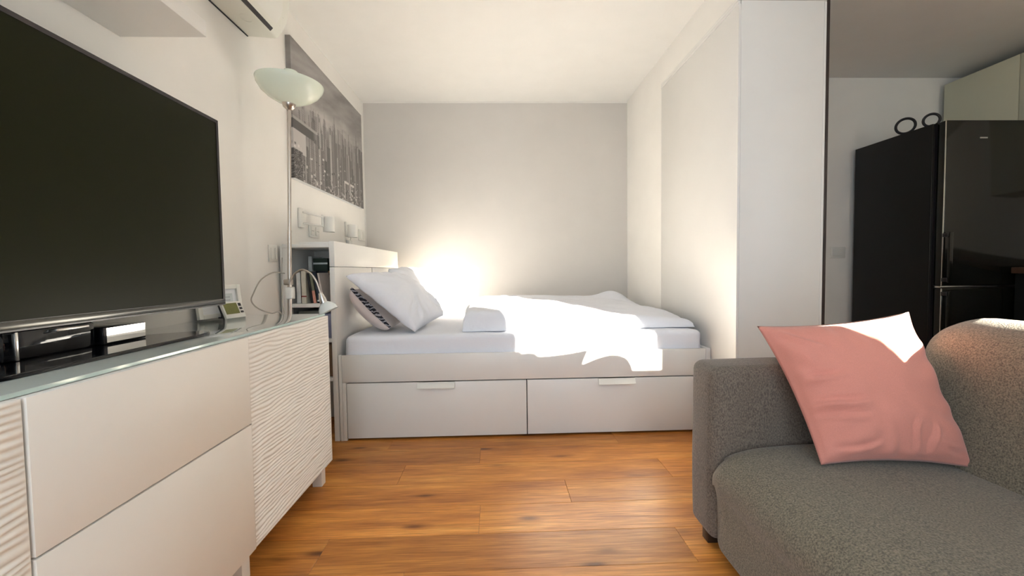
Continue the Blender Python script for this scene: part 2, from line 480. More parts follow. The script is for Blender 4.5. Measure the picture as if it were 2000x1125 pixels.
w2 = struct(boxes('window_2', [
    (SIDE[0] - 0.28, SIDE[1] + 0.05, YF, YF + 0.32, SIDE[2] - 0.03, SIDE[2]),
    (SIDE[0] - 0.04, SIDE[0], yo + 0.005, yo + 0.055, SIDE[2], SIDE[3]), (SIDE[1], SIDE[1] + 0.04, yo - 0.03, yo - 0.001, SIDE[2], SIDE[3]),
    (SIDE[0], SIDE[1], yo + 0.005, yo + 0.055, SIDE[2] - 0.04, SIDE[2])], 'plastic'), 'smaller window letting the sun in beside the kitchen', 'window')
vz = thing('added_vase', 'round glazed vase added on the small window sill to shade the cushion', 'vase', (2.195, -0.545, SIDE[2]))  # added out of view to shape the sun's edge on the pink cushion
lathe('body', [(0.0, 0.0), (0.07, 0.0), (0.090, 0.03), (0.099, 0.075), (0.099, 0.115), (0.094, 0.155), (0.080, 0.20), (0.058, 0.232), (0.045, 0.242), (0.040, 0.236), (0.0, 0.230)], (2.195, -0.545, SIDE[2] + 0.001), 'cover_pale0', vz)
box('pane', (WIN[0] + 0.045, (WIN[0] + WIN[1]) / 2 - 0.025, yo + 0.026, yo + 0.032, WIN[2] + 0.045, WIN[3] - 0.045), 'pane', w1, bev=0)
box('pane', ((WIN[0] + WIN[1]) / 2 + 0.025, WIN[1] - 0.045, yo + 0.026, yo + 0.032, WIN[2] + 0.045, WIN[3] - 0.045), 'pane', w1, bev=0)
# outside, added unseen: balcony slab and a wall keeping sun off the wide window
struct(boxes('balcony_floor', [(-3.0, 6.0, -2.4, yo, -0.3, -0.06)], 'concrete'), 'pale balcony slab added outside the window wall', 'balcony')
struct(boxes('added_building', [(1.3, 4.9, -9.0, -6.0, -3.0, 6.0)], 'concrete'), 'plain rendered building added outside to hide sky from the kitchen', 'building')  # added unseen block that keeps sky light out of the kitchen
struct(boxes('wall_added_divider', [(1.98, 2.12, -5.0, yo, -0.3, 3.6)], 'concrete'), 'rendered divider wall added outside to keep sun off the wide window', 'wall')

# ------------------------------------------------------------------ wardrobe
wd = thing('wardrobe', 'tall white wardrobe standing between bed alcove and kitchen', 'wardrobe', (1.41, 2.58, 0))
WX0, WX1, WY0, WY1, WH = 1.190, 1.616, 2.090, 3.075, 2.236
box('back_panel', (WX0, WX0 + 0.012, WY0 + 0.002, WY1, 0.0, WH - 0.034), 'white', wd, bev=0.001)
box('side_panel', (WX0 + 0.012, WX1 - 0.0015, WY0, WY0 + 0.018, 0.0, WH - 0.0185), 'white', wd, bev=0.001)
box('side_panel', (WX0 + 0.012, WX1 - 0.0015, WY1 - 0.018, WY1 - 0.002, 0.0, WH - 0.02), 'white', wd, bev=0.001)
box('top_panel', (WX0 - 0.003, WX1 + 0.012, WY0 - 0.001, WY1, WH - 0.0165, WH), 'white', wd, bev=0.001)
box('top_trim', (WX0 - 0.003, WX0 + 0.01, WY0 + 0.004, WY1, WH - 0.033, WH - 0.0175), 'white', wd, bev=0.001)
for a, b in ((WY0 + 0.001, 2.581), (2.584, WY1 - 0.003)):
    d = box('door', (WX1, WX1 + 0.012, a, b, 0.03, WH - 0.0195), 'white', wd, bev=0.001)
    box('handle', (WX1 + 0.0122, WX1 + 0.03, b - 0.07 if a < 2.3 else a + 0.05, b - 0.05 if a < 2.3 else a + 0.07, 0.9, 1.2), 'chrome', d, bev=0.003)
box('dark_edge_strip', (WX1 + 0.0125, WX1 + 0.030, WY0 + 0.003, WY0 + 0.03, 0.0, WH), 'dark_edge', wd, bev=0.001)  # dark strip down the front edge on the kitchen side

# ------------------------------------------------------------------ kitchen: wall cabinets, fridge, rings, switch
for k, (a, b) in enumerate(((2.874, 3.372), (2.372, 2.870))):
    c = thing('kitchen_cabinet', ['pale kitchen wall cabinet in the corner above the fridge', 'pale kitchen wall cabinet nearer the window beside the corner one'][k],
              'cabinet', (3.78, (a + b) / 2, 1.42), 'kitchen wall cabinets')
    box('body', (3.622, XK - 0.001, a, b, 1.42, 2.36), 'kitchen', c)
    box('door', (3.60, 3.6205, a + 0.001, b - 0.001, 1.422, 2.358), 'kitchen', c, bev=0.001)

for k, (a, b) in enumerate(((2.06, 2.66), (1.455, 2.055))):  # unseen dark units, added to cut bounced light in the kitchen
    c = thing('added_base_unit', ['dark grey base unit added unseen next to the fridge', 'dark grey base unit added unseen nearer the window'][k], 'cabinet', (3.65, (a + b) / 2, 0), 'added dark base units')
    box('body', (3.372, XK - 0.001, a, b, 0.10, 0.86), 'fridge_side', c)
    box('plinth', (3.42, 3.44, a, b, 0.0, 0.0995), 'black', c)
    d = box('door', (3.352, 3.3705, a + 0.001, b - 0.001, 0.102, 0.858), 'fridge_side', c, bev=0.001)
    box('handle', (3.330, 3.3518, a + 0.05, a + 0.062, 0.62, 0.80), 'chrome', d, bev=0.002)
tag(box('added_worktop', (3.33, XK - 0.001, 1.45, 2.665, 0.861, 0.90), 'box_brown0', bev=0.003), 'dark brown worktop on the added base units', 'worktop')
fr = thing('fridge_freezer', 'tall black fridge freezer with two glossy doors and bar handles', 'fridge', (3.17, 3.05, 0))
FX0, FX1 = 2.878, 3.475
box('body', (FX0, FX1, 2.762, 3.372, 0.03, 1.85), 'fridge_side', fr, bev=0.004)
for z0, z1, hz0, hz1 in ((0.786, 1.850, 0.806, 1.132), (0.05, 0.768, 0.44, 0.752)):
    d = box('door', (FX0 + 0.018, FX1, 2.690, 2.748, z0, z1), 'fridge_front', fr, bev=0.006, seg=3)
    box('edge_strip', (FX0 + 0.013, FX0 + 0.0177, 2.689, 2.694, z0, z1), 'chrome', d, bev=0.001)
    box('handle', (FX0 + 0.022, FX0 + 0.046, 2.652, 2.668, hz0, hz1), 'fridge_front', d, bev=0.003)
    box('handle_bracket', (FX0 + 0.012, FX0 + 0.046, 2.660, 2.692, hz1 - 0.03, hz1 - 0.006), 'black', d, bev=0.002)
    box('handle_bracket', (FX0 + 0.012, FX0 + 0.046, 2.660, 2.692, hz0 + 0.006, hz0 + 0.03), 'black', d, bev=0.002)
box('hinge_column', (FX0 + 0.0005, FX0 + 0.0035, 2.7585, 2.7615, 0.05, 1.845), 'dark_steel', fr, bev=0.001)
box('door_liner', (FX0 + 0.018, FX1 - 0.002, 2.7485, 2.7615, 0.05, 1.846), 'black', fr, bev=0)
box('divider_strip', (FX0 + 0.018, FX1, 2.700, 2.748, 0.771, 0.783), 'chrome', fr, bev=0.002)
box('badge', (3.12, 3.17, 2.6875, 2.6899, 1.733, 1.741), 'tv_socket', fr, bev=0)
for i in range(2):
    box('foot', (FX0 + 0.02 + i * 0.5, FX0 + 0.07 + i * 0.5, 2.80, 2.85, 0.0, 0.03), 'black', fr)
    box('foot', (FX0 + 0.02 + i * 0.5, FX0 + 0.07 + i * 0.5, 3.28, 3.33, 0.0, 0.03), 'black', fr)

def ring(name, c, R, r, rot, label):
    bm = bmesh.new(); n, m = 32, 10; vs_ = []
    for i in range(n):
        a = 2 * PI * i / n
        vs_.append([bm.verts.new(((R + r * math.cos(2 * PI * k / m)) * math.cos(a), r * 1.6 * math.sin(2 * PI * k / m), (R + r * math.cos(2 * PI * k / m)) * math.sin(a))) for k in range(m)])
    for i in range(n):
        for k in range(m):
            bm.faces.new((vs_[i][k], vs_[(i + 1) % n][k], vs_[(i + 1) % n][(k + 1) % m], vs_[i][(k + 1) % m]))
    bmesh.ops.transform(bm, matrix=Matrix.Translation(c) @ Matrix.Rotation(rot, 4, 'Z'), verts=bm.verts)
    tag(link_mesh(name, to_mesh(bm, name), 'black', smooth=True), label, 'ring', 'black rings on the fridge')
ring('black_ring', (2.925, 3.000, 1.851 + 0.0625), 0.052, 0.0085, -0.85, 'large black ring standing upright on the fridge, the left one')
ring('black_ring', (2.950, 2.840, 1.851 + 0.049), 0.041, 0.008, -0.75, 'smaller black ring standing upright on the fridge near its door edge')

def wall_plate(name, label, cat, x0, x1, y0, y1, z0, z1, normal, n=1, kind='switch', axis='h'):
    """flat plate with its rockers or sockets; normal '+x' (left wall) or '-y' (kitchen wall)"""
    if normal == '+x':
        t = thing(name, label, cat, (x0, (y0 + y1) / 2, z0))
        box('plate', (x0, x0 + 0.008, y0, y1, z0, z1), 'plastic', t, bev=0.002)
        for i in range(n):
            a = y0 + (y1 - y0) * i / n + 0.012; b = y0 + (y1 - y0) * (i + 1) / n - 0.012
            p = box('rocker' if kind == 'switch' else 'socket', (x0 + 0.0082, x0 + 0.013, a, b, z0 + 0.014, z1 - 0.014), 'plastic', t, bev=0.002)
            if kind == 'socket':
                for s in (-1, 1):
                    yc = (a + b) / 2 + s * 0.0095
                    box('hole', (x0 + 0.0125, x0 + 0.0136, yc - 0.0025, yc + 0.0025, (z0 + z1) / 2 - 0.0025, (z0 + z1) / 2 + 0.0025), 'black', p, bev=0)
    else:
        t = thing(name, label, cat, ((x0 + x1) / 2, y0, z0))
        box('plate', (x0, x1, y0 - 0.008, y0, z0, z1), 'plastic', t, bev=0.002)
        for i in range(n):
            a = x0 + (x1 - x0) * i / n + 0.02; b = x0 + (x1 - x0) * (i + 1) / n - 0.02
            box('rocker', (a, b, y0 - 0.013, y0 - 0.0082, z0 + 0.02, z1 - 0.02), 'plastic', t, bev=0.002)
wall_plate('light_switch', 'flat white switch plate on the kitchen wall left of the fridge', 'switch', 2.722, 2.848, YK, YK, 0.986, 1.076, '-y')

# ------------------------------------------------------------------ bed
BX0, BX1, BY0, BY1 = -0.874, 1.186, 2.340, 3.812
bed = thing('storage_bed', 'white storage bed with two drawers in the alcove', 'bed', ((BX0 + BX1) / 2, (BY0 + BY1) / 2, 0))
box('side_rail', (BX0 + 0.019, BX1 - 0.026, BY0, BY0 + 0.02, 0.3225, 0.472), 'white', bed)
box('corner_post', (BX0 + 0.002, BX0 + 0.0175, BY0 - 0.001, BY0 + 0.02, 0.0, 0.474), 'white', bed)
box('corner_post', (BX0 + 0.0185, BX0 + 0.038, BY0 + 0.0005, BY0 + 0.02, 0.0, 0.3215), 'white', bed)
box('foot_board', (BX1 - 0.025, BX1, BY0 - 0.003, BY1, 0.0, 0.474), 'white', bed)
box('side_rail', (BX0 + 0.019, BX1 - 0.026, BY1 - 0.02, BY1, 0.0, 0.472), 'white', bed)
box('slatted_base', (BX0 + 0.02, BX1 - 0.027, BY0 + 0.022, BY1 - 0.022, 0.33, 0.345), 'white', bed)
box('drawer_shade_board', (BX0 + 0.04, BX1 - 0.03, BY0 + 0.03, BY0 + 0.05, 0.002, 0.32), 'black', bed, bev=0)  # black board behind the drawers, stands in for shade in their gaps
for a, b, h0, h1 in ((BX0 + 0.0415, 0.1515, -0.447, -0.243), (0.1565, BX1 - 0.028, 0.552, 0.758)):
    d = box('drawer', (a, b, BY0 + 0.001, BY0 + 0.02, 0.012, 0.3165), 'white', bed, bev=0.0015)
    bm = bmesh.new()
    # folded pull: a plate that hooks over the drawer's top edge and slopes out
    prof = [(0.0205, 0.3185), (0.000, 0.3185), (-0.006, 0.3165), (-0.022, 0.2905), (-0.022, 0.2865), (-0.018, 0.2865), (-0.003, 0.3105), (0.0, 0.3125)]
    ra = [bm.verts.new((h0, BY0 + py, pz - 0.002)) for py, pz in prof]; rb = [bm.verts.new((h1, BY0 + py, pz - 0.002)) for py, pz in prof]
    for i in range(len(prof)):
        j = (i + 1) % len(prof); bm.faces.new((ra[i], ra[j], rb[j], rb[i]))
    bm.faces.new(ra[::-1]); bm.faces.new(rb)
    link_mesh('handle', to_mesh(bm, 'handle'), 'plastic', d)

# headboard bookcase
hb = thing('storage_headboard', 'white storage headboard with open bookshelves at its end', 'headboard', (-1.02, 3.07, 0))
HX0, HX1, HZ = -1.164, -0.876, 1.0945
box('front_panel', (HX1 - 0.028, HX1, BY0, BY1, 0.957, HZ), 'white', hb)
for a, b in ((BY0, 3.022), (3.042, 3.664), (3.682, BY1)):
    box('front_panel', (HX1 - 0.028, HX1 - 0.001, a, b, 0.0, 0.9545), 'white', hb)
box('back_panel', (HX0, HX0 + 0.012, BY0, BY1, 0.0, 1.072), 'white', hb)
box('stile', (HX0 + 0.0125, HX0 + 0.052, BY0, BY0 + 0.018, 0.3, 1.060), 'white', hb)
box('top_panel', (HX0 + 0.0125, HX1 - 0.0285, BY0, BY1, 1.061, 1.080), 'white', hb)
box('lid_strip', (-1.07, HX1 - 0.031, BY0 + 0.02, BY1 - 0.05, 1.0805, 1.092), 'white', hb)
for z in (0.738, 0.546, 0.332):
    box('shelf', (HX0 + 0.0125, HX1 - 0.0285, BY0 + 0.002, 2.74, z, z + 0.020), 'white', hb)
box('divider', (HX0 + 0.0125, HX1 - 0.0285, 2.742, 2.758, 0.0, 1.060), 'white', hb)
box('far_end', (HX0 + 0.0125, HX1 - 0.0285, BY1 - 0.018, BY1 - 0.001, 0.0, 1.060), 'white', hb)

# things on the headboard shelves
def book(label, xb0, xb1, y0, y1, z0, h, lean, cover, pages='paper', band=None, block=0.0015):
    """upright book, spine toward the open end; lean in degrees (top towards the wall)"""
    t = thing('book', label, 'book', ((xb0 + xb1) / 2, (y0 + y1) / 2, z0), 'books on the headboard shelf')
    xf = Matrix.Translation((xb0, 0, z0)) @ Matrix.Rotation(math.radians(-lean), 4, 'Y') @ Matrix.Translation((-xb0, 0, -z0))
    zs = 0.0
    bm = bmesh.new()
    bm_box(bm, xb0, xb0 + block, y0, y1, z0, z0 + h); bm_box(bm, xb1 - block, xb1, y0, y1, z0, z0 + h); bm_box(bm, xb0, xb1, y0, y0 + block, z0, z0 + h)
    bmesh.ops.transform(bm, matrix=xf, verts=bm.verts)
    link_mesh('cover', to_mesh(bm, 'cover'), cover, t)
    box('pages', (xb0 + block, xb1 - block, y0 + block, y1 - 0.004, z0 + 0.002, z0 + h - 0.003), pages, t, bev=0, xf=xf)
    if band:
        c = box('spine_band', (xb0 - 0.0002, xb1 + 0.0002, y0 - 0.0006, y0 + 0.0005, z0 + band[0] * h, z0 + band[1] * h), band[2], t, bev=0, xf=xf)
    return t
def cm(name, c, rough=0.55): M[name] = plain(name, c, rough, var=0.08, scale=40)
cm('cover_white', (0.72, 0.72, 0.70)); cm('cover_cream', (0.62, 0.58, 0.49)); cm('cover_black', (0.012, 0.010, 0.012))
cm('cover_green', (0.16, 0.17, 0.11)); cm('cover_coral', (0.62, 0.27, 0.20)); cm('cover_navy', (0.010, 0.016, 0.030))
cm('cover_pinkwhite', (0.62, 0.54, 0.49)); cm('cover_darkgreen', (0.012, 0.028, 0.018)); cm('cover_pale', (0.62, 0.66, 0.66))
cm('box_grey', (0.10, 0.105, 0.09)); cm('box_blue', (0.20, 0.21, 0.31)); cm('box_brown', (0.20, 0.12, 0.065)); cm('cover_olive', (0.22, 0.20, 0.09)); cm('cover_red', (0.20, 0.03, 0.02))
ZS = 0.7585
book('white paperback nearest the wall on the headboard shelf', -1.098, -1.073, 2.372, 2.50, ZS, 0.168, 0, 'cover_white')
book('cream spined book standing upright second from the wall', -1.069, -1.042, 2.366, 2.50, ZS, 0.176, 0, 'cover_cream', band=(0.20, 0.24, 'cover_red'))
book('thin black book leaning against the cream one', -1.020, -1.0075, 2.370, 2.50, ZS, 0.166, 6.8, 'cover_black')
book('leaning green and brown book with a coral foot on its spine', -1.003, -0.988, 2.364, 2.50, ZS, 0.172, 7.4, 'cover_green', band=(0.0, 0.40, 'cover_coral'))
book('black leaning book with pale lettering beside the coral one', -0.982, -0.963, 2.366, 2.50, ZS, 0.174, 8.2, 'cover_navy', band=(0.05, 0.10, 'cover_pale'))
book('pinkish white thin book leaning last in the row', -0.958, -0.946, 2.368, 2.50, ZS, 0.166, 8.8, 'cover_pinkwhite')
book('tall pale book standing at the back of the shelf', -1.099, -1.076, 2.53, 2.70, ZS, 0.262, 0, 'cover_pale')
book('tall dark green book standing at the back of the shelf', -1.072, -0.990, 2.535, 2.70, ZS, 0.250, 0, 'cover_darkgreen', band=(0.86, 0.90, 'cover_pale'))
bk = thing('wicker_basket', 'small brown woven wicker basket behind the leaning books', 'basket', (-0.945, 2.61, ZS))
bm = bmesh.new(); bm_box(bm, -0.986, -0.908, 2.525, 2.70, ZS, ZS + 0.158, bev=0.012, seg=3)
link_mesh('body', to_mesh(bm, 'body'), 'wicker', bk, autosmooth=40)
box('lid', (-0.987, -0.907, 2.524, 2.701, ZS + 0.159, ZS + 0.176), 'wicker', bk, bev=0.004)
box('leather_band', (-0.9865, -0.9075, 2.5225, 2.5245, ZS + 0.072, ZS + 0.098), 'cover_red', bk, bev=0)
M['cover_red'].node_tree.nodes['Principled BSDF'].inputs['Roughness'].default_value = 0.5
tag(box('storage_box', (-1.088, -0.966, 2.366, 2.60, 0.5665, 0.716), 'box_grey', bev=0.003), 'dark grey storage box on the middle headboard shelf', 'box')
tag(box('storage_box', (-0.958, -0.912, 2.366, 2.60, 0.5665, 0.70), 'box_blue', bev=0.003), 'slim blue grey storage box beside the dark grey one', 'box')
tag(box('storage_box', (-1.06, -0.914, 2.366, 2.60, 0.3525, 0.53), 'box_brown', bev=0.003), 'brown storage box on the lowest headboard shelf', 'box')

# mattress: fitted sheet pulled over it
MX0, MX1, MY0, MY1, MZ0, MZ1 = -0.846, 1.152, 2.366, 3.786, 0.346, 0.572
def mattress():
    bm = bmesh.new()
    bm_box(bm, MX0, MX1, MY0, MY1, MZ0, MZ1, bev=0.032, seg=5)
    for ax, k, lo, hi in ((0, 60, MX0, MX1), (1, 30, MY0, MY1), (2, 5, MZ0, MZ1)):
        for i in range(1, k):
            c = lo + 0.033 + (hi - lo - 0.066) * i / k
            co = [0, 0, 0]; no = [0, 0, 0]; co[ax] = c; no[ax] = 1
            bmesh.ops.bisect_plane(bm, geom=bm.verts[:] + bm.edges[:] + bm.faces[:], plane_co=co, plane_no=no)
    bm.normal_update()
    mv = []
    for v in bm.verts:
        p = v.co; n = v.normal
        a = 0.0035 * nz(p.x * 2.2, p.y * 3 + 5, p.z * 9) + 0.0036 * nz(p.x * 5.5 + 3 * nz(p.x * 1.5, p.z * 8), p.y * 9, p.z * 30)
        if p.z < 0.48: a *= max(0, (p.z - 0.35) / 0.13)
        mv.append(p + n * a)
    for v, p in zip(bm.verts, mv): v.co = p
    return to_mesh(bm, 'mattress')
tag(link_mesh('mattress', mattress(), 'linen', smooth=True), 'thick mattress in a white fitted sheet on the bed', 'mattress')

# duvet, folded over on the foot half of the bed
def sstep(a, b, x):
    t = min(1, max(0, (x - a) / (b - a))); return t * t * (3 - 2 * t)
def duvet():
    nu, nv = 120, 100
    FL, FR, BR_, BL_ = Vector((-0.205, 2.425, 0)), Vector((1.150, 2.455, 0)), Vector((1.172, 3.66, 0)), Vector((-0.255, 3.70, 0))
    zb = MZ1 + 0.0065
    def foot(u, v):
        p = FL.lerp(FR, u).lerp(BL_.lerp(BR_, u), v)
        p.y += 0.012 * nz(u * 3, 9.0) * (1 - v) + 0.02 * nz(u * 4, 2.0) * v
        p.x += 0.012 * nz(v * 4, 4.0)
        return p
    def prof(d, k): return (1 - (1 - min(1, d / k)) ** 2.4) ** (1 / 2.4)
    def top(u, v):
        p = foot(u, v)
        h = 0.108 - 0.036 * sstep(0.15, 0.75, u) - 0.024 * sstep(0.75, 1.0, u)
        # thick rolled fold at the near left corner, plump along the near edge
        h += 0.006 * math.exp(-((u - 0.10) / 0.10) ** 2 - (v / 0.25) ** 2)
        h += 0.022 * sstep(0.05, 0.35, v) * sstep(0.02, 0.12, u)
        # valley between the two folded halves and the peaked far corner
        h += 0.058 * math.exp(-((u - 0.86) / 0.085) ** 2 - ((v - 0.93) / 0.10) ** 2)
        h += 0.022 * math.exp(-((u - 0.62) / 0.30) ** 2 - ((v - 0.90) / 0.16) ** 2)
        h -= 0.020 * math.exp(-((u - 0.955) / 0.035) ** 2 - ((v - 0.8) / 0.22) ** 2)
        h += 0.016 * math.exp(-((v - 0.42 - 0.12 * u) / 0.07) ** 2) * (1 - u)
        x, y = p.x, p.y
        wr = 0.009 * nz(x * 3.2 + 2 * nz(x, y * 2), y * 4.0) + 0.0065 * nz(x * 4 + y * 9, y * 11 - x * 5, 2) + 0.0035 * abs(nz(x * 11, y * 15, 5))
        wr *= 1 + 1.3 * math.exp(-((u - 0.14) / 0.14) ** 2) * sstep(0.2, 0.5, v)
        e = min(prof(u, 0.045), prof(1 - u, 0.07), prof(v, 0.060), prof(1 - v, 0.06))
        return Vector((p.x, p.y, zb + max(0.004, (h + wr) * e)))
    V = []; Q = []; m = nu + 1
    def warp(t): return t - 0.10 * math.sin(2 * PI * t) / 1.0 * 0.6
    for j in range(nv + 1):
        for i in range(nu + 1): V.append(top(warp(i / nu), warp(j / nv)))
    for j in range(nv):
        for i in range(nu): Q.append((j * m + i, j * m + i + 1, (j + 1) * m + i + 1, (j + 1) * m + i))
    # underside
    off = len(V)
    border = [i for i in range(m)] + [j * m + nu for j in range(1, nv + 1)] + [nv * m + i for i in range(nu - 1, -1, -1)] + [j * m for j in range(nv - 1, 0, -1)]
    for k in border: V.append(Vector((V[k].x, V[k].y, zb)))
    n = len(border)
    for k in range(n): Q.append((border[k], off + k, off + (k + 1) % n, border[(k + 1) % n]))
    Q.append(tuple(off + k for k in range(n))[::-1])
    me = bpy.data.meshes.new('duvet'); me.from_pydata([tuple(v) for v in V], [], Q); me.update()
    bm = bmesh.new(); bm.from_mesh(me); bmesh.ops.recalc_face_normals(bm, faces=bm.faces); bm.to_mesh(me); bm.free()
    return me
tag(link_mesh('duvet', duvet(), 'linen', smooth=True), 'folded white duvet lying on the sunlit half of the bed', 'duvet')

# pillows
ZM = MZ1 + 0.002
def pil(name, label, TL, TR, BR, BL, T, mat, **k):
    return tag(link_mesh(name, pillow_mesh(name, TL, TR, BR, BL, T, **k), mat, smooth=True), label, 'pillow', 'pillows at the bed head')
pil('bed_pillow', 'large white pillow nearest the room leaning over a patterned cushion', (-0.852, 2.425, 0.905), (-0.665, 3.04, 0.890), (-0.385, 3.02, 0.612), (-0.470, 2.412, 0.584), 0.20, 'linen', n=56, seed=1, wr=0.007, pinch=0.03, power=0.36, back=0.32, folds=((-0.9, -0.8, -0.1, -0.2, 0.05, 0.014), (0.95, -0.8, 0.2, -0.3, 0.05, 0.014), (0.95, -0.5, 0.4, -0.1, 0.04, 0.008), (-0.7, -0.95, -0.3, -0.45, 0.045, 0.008), (0.6, -0.95, 0.5, -0.3, 0.04, 0.007)))
pil('bed_pillow', 'second white pillow leaning on the headboard near the back wall', (-0.800, 3.16, 0.945), (-0.745, 3.735, 0.950), (-0.530, 3.745, 0.605), (-0.520, 3.17, 0.605), 0.17, 'linen', seed=4, wr=0.007, pinch=0.03, power=0.36)
# patterned cushion wedged behind the first pillow
pc = thing('patterned_cushion', 'blush cushion with black woven border tucked behind the front pillow', 'cushion', (-0.70, 2.66, ZM), 'pillows at the bed head')
pTL, pTR, pBR, pBL = Vector((-0.832, 2.440, 0.828)), Vector((-0.832, 2.84, 0.823)), Vector((-0.620, 2.85, 0.606)), Vector((-0.610, 2.440, 0.606))
link_mesh('body', pillow_mesh('body', pTL, pTR, pBR, pBL, 0.20, seed=8, wr=0.003, pinch=0.01, power=0.36, front=0.15, back=1.0), 'blush', pc, smooth=True)

def pattern_mat():
    t = MT('black_woven_border'); v = t.coords(scale=(1, 1, 1))
    wv = t.node('ShaderNodeTexWave', wave_type='BANDS', bands_direction='Z'); wv.inputs['Scale'].default_value = 16; wv.inputs['Distortion'].default_value = 5
    wv.inputs['Detail Scale'].default_value = 4
    t.link(v, wv.inputs['Vector'])
    c = t.ramp(wv.outputs['Fac'], [(0.62, (0.008, 0.008, 0.014)), (0.80, (0.35, 0.35, 0.38))]); t.link(c, t.b.inputs['Base Color']); t.b.inputs['Roughness'].default_value = 0.9
    return t.m
M['pattern'] = pattern_mat()
def border_strip():
    # woven band sewn along the cushion's near edge
    def F(u, v):
        p = pTL.lerp(pBL, u)
        N = (pTR - pTL).cross(pTL - pBL).normalized()
        w_ = 0.030 * (0.35 + 0.65 * math.sin(PI * min(1, u * 0.9 + 0.08)))
        a = (v - 0.5) * w_
        return p + N * (a + 0.010 - 0.01 * u) + Vector((0, -0.002 - 0.004 * (1 - (2 * v - 1) ** 2), 0))
    return grid_mesh('border', F, 30, 6)
link_mesh('border', border_strip(), 'pattern', pc, smooth=True)

# ------------------------------------------------------------------ wall lamps, sockets, switch, picture
def wall_lamp(label, yp, ys, xs_, z0, z1):
    t = thing('wall_lamp', label, 'lamp', (XL, yp, z0), 'white swing arm reading lamps')
    box('wall_plate', (XL, XL + 0.018, yp - 0.028, yp + 0.028, z0 + 0.015, z1 + 0.035), 'lamp_white', t, bev=0.004)
    zt, zl = z1 + 0.012, z1 - 0.055
    p0 = Vector((XL + 0.018, yp, 0)); p1 = Vector((xs_ - 0.012, ys + (0.020 if yp > ys else -0.020), 0)); mid = p0.lerp(p1, 0.86)
    tube('swing_arm', [(p0.x, p0.y, zt), (p1.x, p1.y, zt - 0.018)], 0.0055, 'lamp_white', t, curve=False)
    tube('swing_arm', [(p0.x, p0.y, zl), (mid.x, mid.y, zl - 0.004)], 0.0055, 'lamp_white', t, curve=False)
    tube('arm_post', [(mid.x, mid.y, zl - 0.012), (mid.x, mid.y, zt - 0.004)], 0.007, 'lamp_white', t, curve=False)
    R = 0.0355
    sh = lathe('shade', [(0.0, z1 - z0), (R * 0.96, z1 - z0), (R, z1 - z0 - 0.003), (R, 0.0), (R - 0.002, 0.0), (R - 0.002, z1 - z0 - 0.006), (0.0, z1 - z0 - 0.006)], (xs_, ys, z0), 'lamp_white', t)
    lathe('bulb', [(0.0, 0.012), (0.016, 0.018), (0.022, 0.032), (0.014, 0.055), (0.010, 0.085), (0.0, 0.086)], (xs_, ys, z0), 'opal_white', sh)
wall_lamp('white wall reading lamp with swing arm nearer the television', 2.625, 2.770, -1.065, 1.182, 1.277)
wall_lamp('white wall reading lamp nearer the grey back wall', 3.405, 3.275, -1.085, 1.186, 1.280)
wall_plate('power_socket', 'white double socket plate below the nearer wall lamp', 'socket', XL, XL, 2.735, 2.885, 1.150, 1.232, '+x', 2, 'socket')
wall_plate('power_socket', 'white wall plate beside the grey back wall above the headboard', 'socket', XL, XL, 3.705, 3.865, 1.195, 1.290, '+x', 2, 'switch')
wall_plate('light_switch', 'white light switch on the wall left of the headboard', 'switch', XL, XL, 2.250, 2.334, 0.985, 1.073, '+x', 2, 'switch')
pg = thing('power_plug', 'small white plug adapter under the far wall lamp', 'plug', (XL, 3.43, 1.11))
box('body', (XL, XL + 0.03, 3.395, 3.465, 1.115, 1.175), 'plastic', pg, bev=0.006)
tube('cable', [(XL + 0.02, 3.44, 1.175), (XL + 0.03, 3.42, 1.20), (XL + 0.025, 3.34, 1.215)], 0.003, 'plastic', pg)

